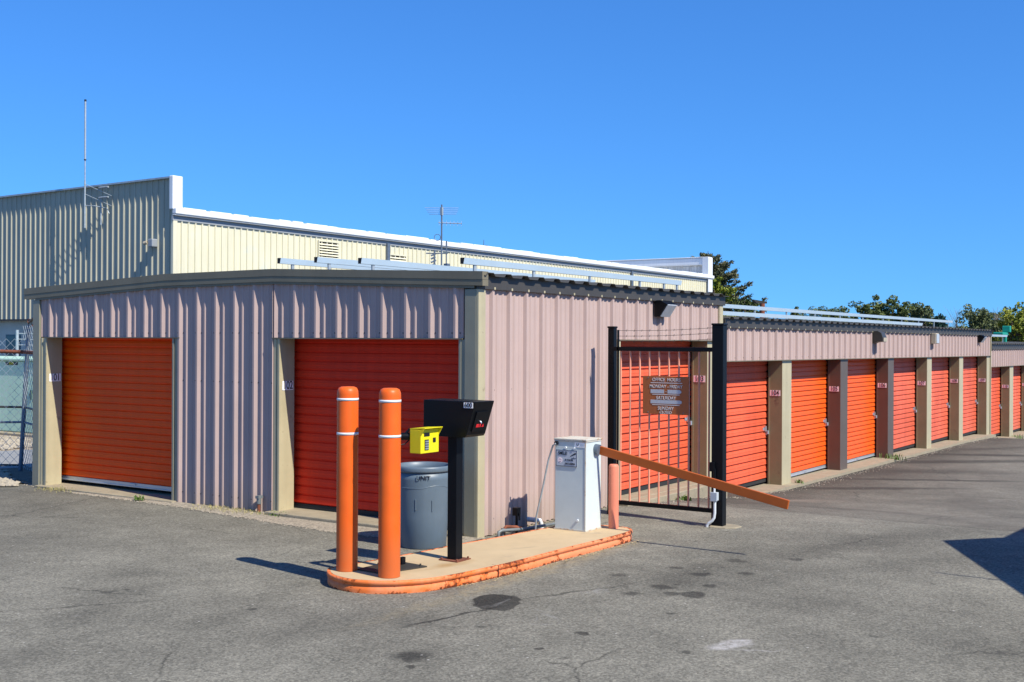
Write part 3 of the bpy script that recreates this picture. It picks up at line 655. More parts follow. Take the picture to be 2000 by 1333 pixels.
# number plates' numerals follow their plate
#=RAILS=
def rail(x0, x1, y, z, label, posts, h=.062, w=.048, zroof=None):
    t = thing('roof_rail', label, 'roof rail', (x0, y, z), 'aluminium rails on the storage roofs')
    q = MB(); sh = [(0, h), (w, h), (w * .8, 0), (w * .1, 0)]
    q.prism([(x0, y - w / 2 + a, z + c) for a, c in [(-.004, h), (w, h), (w, 0), (.010, 0)]], (x1 - x0, 0, 0)); q.build('beam', 'rail_alu', t)
    q = MB(); q.prism([(x0 - .003, y - w / 2 + a, z + c) for a, c in [(-.004, h), (w, h), (w, 0), (.010, 0)]], (.0025, 0, 0)); q.build('end_cap', 'rubber', t)
    for xx in posts:
        q = MB(); zr = zroof(y) if zroof else z - .12
        q.box(xx - .02, xx + .02, y - .006, y + .012, zr, z); q.box(xx - .03, xx + .03, y - .03, y + .03, zr - .002, zr + .008); q.build('post', 'galv_light', t)
    return t
zr1 = lambda y: interp([(0, 2.545), (1.5, 2.59), (2.69, 2.655), (4.46, 2.648)], y)
rail(.4, 5.5, 3.041, 2.768, 'silver roof rail farthest left, starting nearest the gable ridge', (.62, 2.4, 4.2), zroof=zr1)
rail(.4, 5.5, 2.477, 2.760, 'silver roof rail second from the left', (.62, 2.0, 3.6, 5.0), zroof=zr1)
rail(.4, 5.5, 1.837, 2.727, 'silver roof rail third from the left', (.62, 2.0, 3.6, 5.0), zroof=zr1)
rail(.4, 5.5, .476, 2.681, 'silver roof rail nearest the pink long wall', (.62, 1.75, 3.0, 4.3, 5.0, 5.4), zroof=zr1)
zr2 = lambda y: interp([(0, 2.25), (1.5, 2.285), (3.5, 2.33)], y)
rail(6.0, 23.3, .95, 2.445, 'longest silver roof rail above doors 104 to 109', [6.4 + 1.5 * i for i in range(12)], h=.060, w=.05, zroof=zr2)
rail(6.2, 20.5, 1.45, 2.365, 'silver roof rail behind the longest rail, ending above door 108', [6.8 + 1.6 * i for i in range(9)], h=.060, w=.05, zroof=zr2)
rail(6.0, 18.6, .55, 2.305, 'low silver roof rail just above the roof edge over doors 104 to 107', [6.2 + 1.6 * i for i in range(8)], h=.060, w=.05, zroof=zr2)
rail(23.8, 29.6, .75, 2.105, 'short silver roof rail on the lowest roof at the right edge', (24.3, 25.8, 27.3, 29), zroof=lambda y: 1.9)
#=LAMPS=
def wall_pack(x, z, label, s=1., w=.30):
    t = thing('wall_lamp', label, 'wall lamp', (x, 0, z), 'lamps on the pink walls')
    q = MB(); h = .20 * s; d = .19 * s; w = w * s
    q.prism([(x - w / 2, -.024, z - h / 2), (x - w / 2, -.024, z + h / 2), (x - w / 2, -.10 * s, z + h / 2), (x - w / 2, -d, z + h * .28), (x - w / 2, -.09 * s, z - h / 2)], (w, 0, 0)); q.build('housing', 'black', t, bevel=.006)
    q = MB(); q.prism([(x - w * .40, -.094 * s, z - h * .47), (x + w * .40, -.094 * s, z - h * .47), (x + w * .40, -d - .002, z + h * .24), (x - w * .40, -d - .002, z + h * .24)], (0, -.008, -.008)); q.build('glass', 'lens', t)
    return t
wall_pack(3.86, 2.31, 'black wall lamp with slanted glass above the barred gate')
wall_pack(21.95, 2.02, 'black wall lamp with slanted glass at the far end above door 109', .95)
t = thing('wall_lamp', 'bronze curved hood lamp above door 106', 'wall lamp', (12.9, 0, 2.03), 'lamps on the pink walls')
q = MB(); pr = [(-.024, .12), (-.12, .13), (-.19, .09), (-.22, .0), (-.22, -.07), (-.13, -.07), (-.024, -.11)]
q.prism([(12.78, a, 2.0 + c) for a, c in pr], (.26, 0, 0)); q.build('hood', 'bronze', t, bevel=.008)
q = MB(); q.box(12.80, 13.02, -.232, -.222, 1.925, 2.0); q.box(12.80, 13.02, -.215, -.14, 1.915, 1.929); q.build('glass', 'beige_lamp', t)
t = thing('wall_lamp', 'small boxy beige lamp above door 108', 'wall lamp', (17.25, 0, 2.0), 'lamps on the pink walls')
q = MB(); q.box(17.12, 17.38, -.13, -.024, 1.89, 2.12); q.build('housing', 'beige_lamp', t, bevel=.01)
q = MB(); q.box(17.14, 17.36, -.145, -.131, 1.90, 2.10); q.build('glass', 'lens', t, bevel=.004)
# roof extras
t = thing('roof_vent', 'small rusty stove pipe with bent cap on the second roof', 'roof vent', (14.96, 3, 2.3))
q = MB(); q.tube([(14.96, 3, 2.30), (14.96, 3, 2.745)], .055, 14); q.build('pipe', 'rust', t)
q = MB(); q.prism([(14.86, 3.08, 2.746), (15.04, 2.92, 2.746), (15.03, 2.92, 2.785), (14.78, 3.14, 2.83)], (.06, .08, 0)); q.build('cap', 'bronze', t)
#=ISLAND=
isl = [(-2.33, -.235), (-2.43, -.37), (-2.47, -.52), (-2.465, -.64), (-2.42, -.77), (-2.345, -.88), (-2.25, -.965), (-2.11, -1.05), (-1.88, -1.115), (-1.58, -1.16), (-1.157, -1.205), (-.454, -1.225), (.115, -1.26), (.535, -1.275), (.75, -1.26), (.86, -1.19), (.90, -1.08), (.88, -.9), (.75, -.7), (.503, -.555), (.2, -.50), (-.2, -.46), (-.8, -.37), (-1.4, -.31), (-1.9, -.23), (-2.2, -.17)]
def catmull(P, k=4):
    out = []; n = len(P)
    for i in range(n):
        a, b_, c, d = [Vector((*P[(i + j) % n], 0)) for j in (-1, 0, 1, 2)]
        for s_ in range(k):
            t = s_ / k; out.append(.5 * ((2 * b_) + (c - a) * t + (2 * a - 5 * b_ + 4 * c - d) * t * t + (3 * b_ - a - 3 * c + d) * t ** 3))
    return [(p.x, p.y) for p in out]
ip = catmull(isl, 4)
def offset_poly(P, d):
    n = len(P); o = []
    for i in range(n):
        a, b_, c = Vector((*P[i - 1], 0)), Vector((*P[i], 0)), Vector((*P[(i + 1) % n], 0))
        t = (c - a).normalized(); nn = Vector((t.y, -t.x, 0)); o.append((b_.x + nn.x * d, b_.y + nn.y * d))
    return o
area = sum(ip[i][0] * ip[(i + 1) % len(ip)][1] - ip[(i + 1) % len(ip)][0] * ip[i][1] for i in range(len(ip)))
if area < 0: ip = ip[::-1]
I = thing('traffic_island', 'low buff concrete island with rusty flaking orange steel edge', 'island', (-.9, -.75, 0))
q = MB(); inner = offset_poly(ip, -.010); q.prism([(x, y, .0) for x, y in inner], (0, 0, .098)); q.build('concrete_top', 'concrete', I)
q = MB(); q.smooth = True
prof = [(-.010, .0960), (.0, .0976), (.008, .0976), (.014, .100), (.020, .086), (.018, .068), (.006, .060), (.004, .052), (.012, .046), (.013, .018), (.009, -.03)]
n = len(ip); vs = []
rnd = random.Random(3)
for i, (d, z) in enumerate(prof):
    vs += [(x, y, z) for x, y in offset_poly(ip, d)]
q.add(vs, [(i * n + k, i * n + (k + 1) % n, (i + 1) * n + (k + 1) % n, (i + 1) * n + k)[::-1] for i in range(len(prof) - 1) for k in range(n)])
q.build('steel_edge', 'kerb', I)
q = MB(); q.box(-1.400, -1.396, -1.208, -1.14, .0, .099); q.build('edge_joint', 'rust', I)
#=BOLLARDS=
def bollard(x, y, r, h, label, zb=.1):
    t = thing('bollard', label, 'bollard', (x, y, zb), 'tall orange bollards on the island')
    q = MB(); q.lathe([(r, zb), (r, zb + h - .06), (r * .97, zb + h - .035), (r * .85, zb + h - .012), (r * .6, zb + h - .002), (.0, zb + h)], x, y, 48); q.build('sleeve', 'bollard', t)
    for z in (zb + h - .10, zb + h - .368):
        q = MB(); q.lathe([(r + .0005, z - .010), (r + .0018, z - .010), (r + .0018, z + .010), (r + .0005, z + .010)], x, y, 48); q.build('stripe', 'white', t)
    return t
bollard(-2.235, -.335, .084, 1.44, 'left one of the two tall orange bollards with white stripes')
bollard(-2.238, -.765, .084, 1.44, 'right one of the two tall orange bollards with white stripes')
t = thing('small_bollard', 'short faded pink-orange bollard beside the white cabinet', 'bollard', (.79, -1.06, .1))
q = MB(); q.lathe([(.048, .098), (.050, .40), (.048, .69), (.044, .708), (.036, .716), (.0, .716)], .79, -1.06, 28); q.build('pipe', ['bollard_old'], t)
q = MB(); q.box(.735, .741, -1.075, -1.06, .52, .56); 
#=KEYPADS=
K = thing('keypad_stand', 'yellow keypad box on a black bent arm behind the bollards', 'keypad', (-1.98, -.58, .1))
q = MB(); q.prism([(-2.19, -.40, .099), (-2.21, -.66, .099), (-1.785, -.78, .099), (-1.745, -.43, .099)], (0, 0, .010)); 
for (x, y) in ((-2.17, -.63), (-1.82, -.74), (-1.78, -.46), (-1.98, -.44)): q.tube([(x, y, .108), (x, y, .128)], .008, 6)
q.build('base_plate', 'bronze', K)
q = MB(); q.box(-1.865, -1.815, -.585, -.555, .108, .165); q.tube([(-1.97, -.56, .11), (-1.97, -.56, 1.06), (-1.965, -.565, 1.11), (-1.93, -.60, 1.14), (-1.84, -.69, 1.14)], .030, 14)
q.tube([(-1.97, -.56, 1.02), (-1.93, -.6, 1.10), (-1.86, -.66, 1.20)], .010, 8); q.tube([(-1.96, -.57, 1.10), (-1.95, -.6, 1.07), (-1.90, -.64, 1.08), (-1.87, -.67, 1.12)], .005, 6)
q.build('pole', 'black', K)
yx0, yx1, yy0, yy1, yz0, yz1 = -1.90, -1.665, -.80, -.69, 1.010, 1.200
q = MB(); q.box(yx0, yx1, yy0, yy1, yz0, yz1); q.build('box', 'yellow', K, bevel=.004)
q = MB(); hp = [(yx0, yy1, 1.206), (yx0, yy0 - .038, 1.214), (yx0, yy0 - .038, 1.208), (yx0, yy1, 1.2005)]; q.prism(hp, (yx1 - yx0, 0, 0))
for xx in (yx0, yx1 - .004): q.prism([(xx, yy0 + .0, 1.201), (xx, yy0 - .036, 1.208), (xx, yy0 - .001, 1.150)], (.004, 0, 0))
q.build('hood', 'yellow', K)
q = MB()
q.box(yx0 + .04, yx0 + .11, yy0 - .004, yy0 - .001, 1.145, 1.172); q.box(yx0 + .155, yx0 + .19, yy0 - .004, yy0 - .001, 1.092, 1.128); q.box(yx0 + .048, yx0 + .10, yy0 - .004, yy0 - .001, 1.035, 1.118)
q.build('panel', 'ink', K)
q = MB()
for i in range(3):
    for j in range(4): q.box(yx0 + .053 + i * .015, yx0 + .064 + i * .015, yy0 - .0065, yy0 - .0045, 1.040 + j * .019, 1.053 + j * .019)
q.build('keys', 'galv_light', K)
C = thing('card_reader_stand', 'black hooded reader box marked 600 on a square black post', 'card reader', (-1.40, -.73, .1))
px0, px1, py0, py1 = -1.445, -1.355, -.815, -.725
q = MB(); q.box(px0, px1, py0, py1, .105, 1.12); q.build('post', 'black', C, bevel=.004)
q = MB(); q.box(px0 - .05, px1 + .05, py0 - .05, py1 + .05, .099, .107)
for a in (-1, 1):
    for b_ in (-1, 1): q.tube([(-1.40 + a * .078, -.77 + b_ * .078, .107), (-1.40 + a * .078, -.77 + b_ * .078, .122)], .009, 6)
q.build('base_plate', 'rust', C)
q = MB(); q.prism([(-1.52, -.53, 1.118), (-1.52, -.53, 1.415), (-1.52, -1.055, 1.412), (-1.52, -1.050, 1.395), (-1.52, -.965, 1.140), (-1.52, -.95, 1.120)], (.27, 0, 0)); q.build('hood', 'black', C, bevel=.004)
q = MB(); q.box(-1.5235, -1.5205, -1.032, -.942, 1.360, 1.405); o = q.build('number_plate', 'plate_white', C)
t = text_mesh('600', .056, (-1.5236, -.987, 1.382), -Y, Z, -X, 'ink', 'number', C, bold=.003, sx=.9); t.parent = o; t.matrix_parent_inverse = Matrix.Identity(4)
# slanted face: from (-.965,1.14) to (-1.05,1.395)
sn = Vector((0, -.255, -.085)).normalized(); su = Vector((0, -.085, .255)).normalized()
fc = Vector((-1.385, -.965, 1.14))
q = MB()
def onf(u, v, d=0): return Vector((-1.52 + u, -.965, 1.14)) + su * v + sn * d
def fbox(mb, u0, u1, v0, v1, d0, d1, mi=None): mb.prism([onf(u0, v0, d0), onf(u1, v0, d0), onf(u1, v1, d0), onf(u0, v1, d0)], sn * (d1 - d0), mi)
fbox(q, .05, .22, .03, .20, .001, .012); q.build('keypad', 'black', C)
q = MB(); fbox(q, .085, .15, .068, .095, .0125, .0145); q.prism([onf(.165, .068, .0125), onf(.195, .068, .0125), onf(.18, .095, .0125)], sn * .002); q.build('red_label', 'red', C)
q = MB(); q.tube([onf(.12, .12, .012), onf(.12, .12, .022), onf(.125, .108, .03)], .006, 8); q.build('key', 'alu', C)
#=CAN=
cx, cy = -.59, .19
T = thing('trash_can', 'round blue-grey plastic rubbish bin behind the island', 'trash can', (cx, cy, 0))
q = MB(); q.lathe([(.0, .01), (.208, .0), (.214, .01), (.232, .30), (.246, .56), (.250, .63), (.253, .70), (.245, .70), (.22, .30), (.0, .06)], cx, cy, 56); q.build('body', 'can', T)
q = MB(); q.lathe([(.250, .70), (.262, .70), (.265, .715), (.266, .735), (.263, .750), (.254, .755), (.244, .750), (.242, .70)], cx, cy, 56); q.build('rim', 'can', T)
q = MB(); ring = []
for k in range(0, 57):
    a = 2 * math.pi * k / 56; zz = .56 + .022 * max(0, math.sin(3 * a + 1.2)); ring.append((cx + .246 * math.cos(a), cy + .246 * math.sin(a), zz))
q.tube(ring, .0035, 6, caps=False); q.build('band', 'can', T)
vdir = Vector((cx + 9.14, cy + 6.46, 0)).normalized(); rdir = Vector((vdir.y, -vdir.x, 0))
P0 = Vector((cx, cy, .655)) - vdir * .2535
text_mesh('UNIT', .055, P0 + rdir * .0, rdir, Z, -vdir, 'ink', 'lettering', T, bold=.003)
q = MB()
for (u, z0, z1) in ((-.07, .36, .46), (.08, .35, .45)):
    q = MB(); c0 = Vector((cx, cy, 0)) - vdir * .236 + rdir * u + vdir * (u * u * 2.1); q.tube([c0 + Z * z0, c0 - vdir * .006 + Z * (z1)], .006, 6); q.build('moulded_rib', 'can', T)
#=CABINET=
A = thing('barrier_gate', 'white metal barrier cabinet with rusty edges and lowered orange arm', 'barrier gate', (.58, -.78, .1))
q = MB(); q.box(.43, .73, -.955, -.615, .104, .955); q.build('cabinet', 'cab', A, bevel=.006)
q = MB(); q.box(.420, .738, -.965, -.605, .957, .972); q.box(.424, .736, -.961, -.609, .942, .957); q.build('lid', 'cab_rust', A, bevel=.003)
q = MB(); q.box(.425, .735, -.960, -.610, .099, .112); q.box(.426, .431, -.957, -.945, .112, .94); q.build('base_flange', 'cab_rust', A)
q = MB()
for (y, z) in ((-.735, .885), (-.83, .885), (-.87, .20)): q.tube([(.430, y, z), (.417, y, z)], .012, 12)
q.build('knob', 'pvc', A)
q = MB(); q.tube([(.430, -.635, .925), (.41, -.635, .925)], .020, 12); q.build('cable_gland', 'ink', A)
q = MB(); q.box(.4265, .4295, -.945, -.835, .895, .945); q.build('maker_sticker', 'plate_white', A)
text_mesh('U', .036, (.4262, -.868, .92), -Y, Z, -X, 'ink', 'sticker_mark', A, bold=.003)
q = MB(); q.box(.4245, .4265, -.94, -.895, .912, .916); q.box(.4245, .4265, -.94, -.9, .922, .926); q.build('sticker_lines', 'sign_grey', A)
q = MB(); a0 = Vector((.63, -.97, .862)); a1 = Vector((.63, -2.865, .487)); hh = Vector((0, .19, -.98)).normalized()
dirn = (a1 - a0).normalized(); up_ = dirn.cross(X); up_ = -up_ if up_.z < 0 else up_
q.prism([a0 - up_ * .041, a1 - up_ * .041, a1 + up_ * .041, a0 + up_ * .041], (.03, 0, 0)); q.build('arm', 'arm', A, bevel=.004)
q = MB(); q.tube([(.62, -.95, .87), (.62, -.995, .865)], .05, 16); q.tube([(.665, -.955, .87), (.665, -1.0, .86)], .02, 10); q.build('arm_hub', 'galv', A)
SS = thing('notice_sign', 'small grey SMILE on-camera notice fixed to the white cabinet', 'sign', (.42, -.735, .79))
q = MB(); q.box(.424, .428, -.865, -.628, .705, .865); q.build('plate', 'sign_grey', SS)
q = MB()
for (y0, y1, z0, z1) in ((-.862, -.631, .859, .862), (-.862, -.631, .708, .711), (-.862, -.859, .711, .859), (-.634, -.631, .711, .859)): q.box(.4225, .4242, y0, y1, z0, z1)
q.box(.4225, .4242, -.85, -.80, .785, .789); q.box(.4225, .4242, -.825, -.821, .785, .80)
q.prism([(.4225, -.785, .800), (.4225, -.795, .812), (.4225, -.845, .842), (.4225, -.852, .828)], (.0015, 0, 0))
q.build('border', 'ink', SS)
text_mesh('SMILE!', .046, (.4242, -.705, .830), -Y, Z, -X, 'ink', 'lettering', SS, bold=.003, sx=.8)
text_mesh("IF YOU'RE", .024, (.4242, -.775, .768), -Y, Z, -X, 'ink', 'lettering', SS, bold=.003, sx=.85)
text_mesh('ON CAMERA', .024, (.4242, -.785, .733), -Y, Z, -X, 'ink', 'lettering', SS, bold=.003, sx=.8)
q = MB(); q.tube([(.4245, -.675, .765), (.4235, -.675, .765)], .027, 20); q.build('face', 'plate_pink', SS)
q = MB()
for y in (-.667, -.684): q.tube([(.4236, y, .772), (.4228, y, .772)], .004, 8)
q.tube([(.4236, -.663, .755), (.4232, -.670, .748), (.4232, -.680, .748), (.4236, -.687, .755)], .0015, 5)
q.build('face_drawing', 'ink', SS)
# cables from the cabinet to the ground
q = MB(); q.tube([(.41, -.635, .92), (.415, -.60, .90), (.42, -.545, .75), (.43, -.47, .45), (.44, -.40, .2), (.45, -.38, .03)], .009, 8)
tag(q.build('cable', 'galv_light'), 'thin grey cable hanging from the left top of the white cabinet', 'cable')
#=PIPES=
q = MB(); q.tube([(.50, -.13, .0), (.50, -.13, .20)], .014, 8); q.box(.468, .53, -.16, -.10, .175, .255); q.box(.483, .515, -.168, -.16, .13, .20)
tag(q.build('stub_pipe', 'black', bevel=.004), 'short black standing pipe with a square head at the pink wall', 'pipe')
q = MB(); q.tube([(.20, -.12, .0), (.20, -.12, .05), (.24, -.13, .06), (.5, -.19, .045), (.95, -.25, .04), (1.3, -.25, .03)], .016, 8); q.tube([(.29, -.10, .0), (.31, -.10, .07)], .02, 8); tag(q.build('conduit', 'pipe_grey'), 'grey conduit lying along the foot of the pink wall', 'conduit')
q = MB(); q.tube([(.33, -.09, .0), (.34, -.09, .06), (.36, -.10, .08), (.45, -.16, .07), (.50, -.18, .05)], .017, 8); tag(q.build('rusty_pipe', 'rust'), 'short rusty elbow pipe at the corner of the pink wall', 'pipe')
q = MB(); q.tube([(.86, -.03, .085), (.86, -.12, .085)], .026, 12); q.tube([(.86, -.12, .085), (.90, -.15, .08), (.92, -.16, .03), (.92, -.16, 0)], .022, 12); tag(q.build('pipe_elbow', 'pvc'), 'white plastic pipe elbow leaving the pink wall behind the cabinet', 'pipe')
q = MB(); q.tube([(-.06, 2.87, .0), (-.06, 2.87, .12)], .018, 10, 1); q.tube([(-.06, 2.87, .11), (-.06, 2.87, .19)], .026, 10); q.box(-.09, -.02, 2.845, 2.895, .17, .20)
tag(q.build('vent_pipe', ['pipe_grey', 'rust']), 'small grey capped pipe at the wall left of door 102', 'pipe')
#=GATE=
G = thing('metal_gate', 'black framed gate with faded orange bars between two black posts', 'gate', (2.12, -.9, 0))
def post(x, y, w, d, h, z0=-.05):
    q = MB(); q.box(x - w / 2, x + w / 2, y - d / 2, y + d / 2, z0, h); q.box(x - w / 2 - .006, x + w / 2 + .006, y - d / 2 - .006, y + d / 2 + .006, h, h + .02); return q.build('post', 'black', G, bevel=.006)
post(2.06, -1.60, .105, .125, 2.075); post(2.20, -.27, .075, .075, 2.05)
q = MB(); q.box(2.10, 2.118, -.400, -.382, .06, 2.03); q.build('hinge_rod', 'black', G)
q = MB(); q.box(2.10, 2.14, -1.53, -.31, 1.80, 1.845); q.build('top_rail', 'black', G, bevel=.003)
q = MB(); q.box(2.10, 2.14, -1.53, -.41, .125, .170); q.build('bottom_rail', 'black', G, bevel=.003)
barpx = [-.420 - .1157 * i for i in range(10)]
for y in barpx:
    q = MB(); q.tube([(2.12, y, .168), (2.12, y, 1.802)], .0105, 12, caps=False); q.build('bar', 'gate_bar', G)
for (z0, z1) in ((2.022, 2.052), (1.962, 1.998), (1.905, 1.935)):
    q = MB(); pts = []
    for k in range(13):
        f = k / 12; pts.append((2.11 + .006 * math.sin(k * 1.3), -.395 - f * 1.14, z0 + (z1 - z0) * f - .012 * math.sin(f * math.pi)))
    q.tube(pts, .0022, 4)
    for k in range(1, 12, 1):
        p = Vector(pts[k]); q.tube([p + Vector((-.012, .004, -.012)), p + Vector((.012, -.004, .012))], .0015, 3); q.tube([p + Vector((.010, .004, -.012)), p + Vector((-.010, -.004, .012))], .0015, 3)
    q.build('barbed_wire', 'bronze', G)
q = MB(); q.box(1.975, 2.055, -1.58, -1.53, .57, .665); q.tube([(1.99, -1.585, .60), (1.99, -1.585, .40)], .012, 8); q.build('lock_box', 'black', G, bevel=.004)
q = MB(); q.box(1.94, 2.005, -1.625, -1.565, .275, .36); q.box(1.93, 1.94, -1.635, -1.560, .270, .365); q.build('junction_box', 'jbox', G, bevel=.008)
q = MB(); q.tube([(1.97, -1.59, .40), (1.97, -1.59, .36)], .012, 10); q.tube([(1.97, -1.595, .275), (1.97, -1.595, .15), (1.968, -1.59, .10), (1.962, -1.57, .065), (1.957, -1.54, .045), (1.953, -1.52, .02), (1.952, -1.515, -.03)], .015, 12); q.build('conduit', 'pvc', G)
q = MB(); q.smooth = False
pp = [(1.93, -1.55), (1.95, -1.72), (2.02, -1.80), (2.15, -1.82), (2.22, -1.72), (2.21, -1.55), (2.10, -1.50)]
q.prism([(x, y, -.03) for x, y in pp], (0, 0, .042)); q.build('footing', 'slab', G, bevel=.01)
OS = thing('hours_sign', 'brown OFFICE HOURS sign hung on the gate bars', 'sign', (2.09, -.98, 1.33))
q = MB(); q.box(2.086, 2.094, -1.245, -.705, 1.130, 1.535); q.build('board', 'sign_brown', OS, bevel=.002)
def st(t, y, z, s, sx=.9): text_mesh(t, s, (2.0858, y, z), -Y, Z, -X, 'sign_white', 'lettering', OS, bold=.003, sx=sx)
st('OFFICE  HOURS', -.985, 1.497, .051, .92); st('MONDAY - FRIDAY', -.98, 1.425, .051, .88); st('SATURDAY', -.982, 1.303, .051, .9); st('SUNDAY', -.978, 1.192, .052, .9); st('CLOSED', -.978, 1.150, .045, .85)
q = MB()
for (y0, y1, z) in ((-.80, -1.17, 1.464), (-.82, -1.14, 1.340), (-.82, -1.14, 1.230)): q.box(2.0835, 2.0858, y1, y0, z - .0035, z + .0035)
q.build('rule_line', 'sign_white', OS)
q = MB(); q.box(2.0835, 2.0858, -.958, -.80, 1.352, 1.393); q.box(2.0835, 2.0858, -1.14, -1.00, 1.352, 1.393); q.prism([(2.0835, -1.14, 1.352), (2.0835, -1.16, 1.362), (2.0835, -1.16, 1.378), (2.0835, -1.14, 1.393)], (.002, 0, 0)); q.box(2.0835, 2.0858, -.987, -.975, 1.367, 1.373)
q.box(2.0835, 2.0858, -1.145, -.80, 1.243, 1.282); q.prism([(2.0835, -1.145, 1.243), (2.0835, -1.165, 1.253), (2.0835, -1.165, 1.272), (2.0835, -1.145, 1.282)], (.002, 0, 0)); q.build('blank_panel', 'sign_grey', OS)
q = MB()
for y in (-.77, -1.185):
    for z in (1.15, 1.515): q.tube([(2.086, y, z), (2.082, y, z)], .006, 8)
q.build('bolt', 'galv', OS)
#=FENCE=
F = thing('chain_link_fence', 'chain link fence with leaning post and rusty top rail at the left edge', 'fence', (.93, 8.7, 0))
fb = Vector((.93, 8.70, 0)); ft = Vector((.99, 8.60, 2.10))
q = MB(); q.tube([fb - Z * .05, ft], .030, 12); q.build('post', 'galv', F)
def fence_run(a0, a1, hgt, reverse=False):
    a0 = Vector(a0); a1 = Vector(a1); d = (a1 - a0); L = d.length; d.normalize(); s_ = .062; q = MB()
    n = int(L / s_); nz = int(hgt / s_)
    for dirn_ in (1, -1):
        k = -nz
        while k < n + nz:
            # one wire as a straight diagonal, clipped to the panel
            t0, t1 = 0, nz
            pts = []
            u0 = k * s_; u1 = (k + nz * dirn_) * s_
            z0, z1 = .04, .04 + nz * s_
            # clip in u
            lo = max(min(u0, u1), 0); hi = min(max(u0, u1), L)
            if hi > lo:
                f = lambda u: z0 + (z1 - z0) * (u - u0) / (u1 - u0)
                q.tube([a0 + d * lo + Z * f(lo), a0 + d * hi + Z * f(hi)], .0030, 3, caps=False)
            k += 2
    return q
L0 = (.93 - .28 * 3.2, 8.70 + .42 * 3.2, 0)
q = fence_run((.95, 8.68, 0), (-.3, 10.9, 0), 1.90); q.build('wire_mesh', 'galv_light', F)
q = fence_run((.95, 8.68, 0), (.35, 7.10, 0), 2.05); q.build('wire_mesh', 'galv_light', F)
for (z0, z1, m, r) in ((1.70, 1.76, 'rust', .028), (.905, .93, 'bronze', .016), (.69, .66, 'galv', .016), (.07, .08, 'bronze', .014)):
    q = MB(); q.tube([(.35, 7.10, z0), (.93 + .04, 8.68, z0 + .01)], r, 8); q.tube([(.93 + .04, 8.68, z0 + .01), (-.3, 10.9, z1)], r, 8); q.build('rail', m, F)
q = MB(); c = Vector((.99, 8.6, 2.10)); pts = []
for k in range(160):
    f = k / 160; a = f * 2 * math.pi * 9; base = Vector((.99, 8.6, 2.13)).lerp(Vector((.6, 7.3, 2.13)), f)
    pts.append(base + Vector((.25 * .04 * math.sin(a), .06 * math.sin(a), .055 * math.cos(a))))
q.tube(pts, .005, 4); q.build('razor_wire', 'rust', F)
q = MB(); q.tube([(.99, 8.6, 2.13), (.75, 7.9, 2.36)], .016, 6); q.build('bracket_arm', 'bronze', F)
q = MB()
for z in (2.02,):
    for k in range(12):
        p = Vector((.97, 8.6, 2.04)).lerp(Vector((.5, 7.3, 2.04)), k / 12); q.tube([p, p + Vector((0, 0, -.07))], .006, 4)
q.build('wire_tie', 'galv_light', F)
P2 = thing('barbed_fence_post', 'light grey post with four short barbed wires behind the green enclosure', 'fence post', (6.62, 17.4, 0))
q = MB(); q.tube([(6.62, 17.4, -.05), (6.62, 17.4, 2.10)], .035, 8); q.build('post', 'galv_light', P2)
q = MB()
for i, z in enumerate((2.02, 1.89, 1.76, 1.64)):
    q.tube([(6.62, 17.4, z), (6.96, 16.87, z - .01)], .011, 5)
    for k in range(3): q.tube([(6.70 + k * .1, 17.27 - k * .155, z - .035), (6.72 + k * .1, 17.24 - k * .155, z + .035)], .005, 4)
q.build('barbed_wire', 'galv_light', P2)
E_ = thing('utility_enclosure', 'pale green metal utility cabinet behind the chain link fence', 'utility box', (5.3, 15.5, 0))
q = MB(); q.box(4.62, 6.4, 12.3, 18.6, .06, 1.46); q.build('housing', 'green_box', E_, bevel=.02)
q = MB(); q.box(4.57, 6.45, 12.25, 18.65, 1.465, 1.51); q.build('lid', 'green_box', E_, bevel=.01)
q = MB(); q.box(4.4, 6.6, 12.1, 18.8, -.05, .055); q.build('concrete_pad', 'slab', E_, bevel=.01)
q = MB()
for y in (14.10, 15.9, 17.6): q.box(4.612, 4.619, y - .008, y + .008, .1, 1.44)
q.box(4.60, 4.618, 13.88, 13.93, .72, .90)
q.build('door_seam', 'green_dark', E_)
q = MB(); q.box(4.612, 4.618, 14.35, 14.75, 1.38, 1.44); q.build('number_strip', 'ink', E_)
text_mesh('0347', .075, (4.6115, 14.55, 1.41), -Y, Z, -X, 'yellow', 'number', E_, bold=.003)
q = MB(); q.box(4.611, 4.617, 13.55, 13.80, 1.02, 1.25); q.build('warning_label', 'plate_white', E_)
#=WAREHOUSE=
WH = thing('warehouse', 'large warehouse behind with grey-green side wall and cream front wall', 'building', (17.8, 25.33, 0))
wx, wy = 17.773, 25.329
q = MB(); sheet(q, (wx, wy + .03, 0), Y, -X, rib_profile(26, .18, major=.035, minor=0, base=.034, top=.020), lambda s_: 2.665 - .003 * s_, lambda s_: 7.44 - .005 * s_, .1); q.build('side_wall', 'wall_grey', WH)
q = MB(); sheet(q, (wx + .12, wy, 0), X, -Y, rib_profile(44.5, .2, major=.045, minor=0, base=.034, top=.022), 2.0, 6.1, .3); q.build('front_wall', 'cream', WH)
q = MB(); q.box(wx - .07, wx + .12, wy - .05, wy + .09, 2.6, 6.1); q.build('corner_trim', 'cream', WH, bevel=.02)
q = MB(); q.prism([(wx - .12, wy - .02, 7.44), (wx - .12, wy + 26, 7.31), (wx - .12, wy + 26, 7.37), (wx - .12, wy - .02, 7.50)], (.40, 0, 0)); q.build('parapet_cap', 'galv_light', WH)
q = MB(); q.box(wx - .14, wx + .30, wy - .10, wy + .10, 6.36, 7.52); q.box(wx + .02, wx + .29, wy + .10, wy + 26, 6.3, 7.3) ; q.build('parapet_end', 'white_trim', WH, bevel=.03)
q = MB(); gl = lambda x: 6.345 - .0022 * (x - wx)
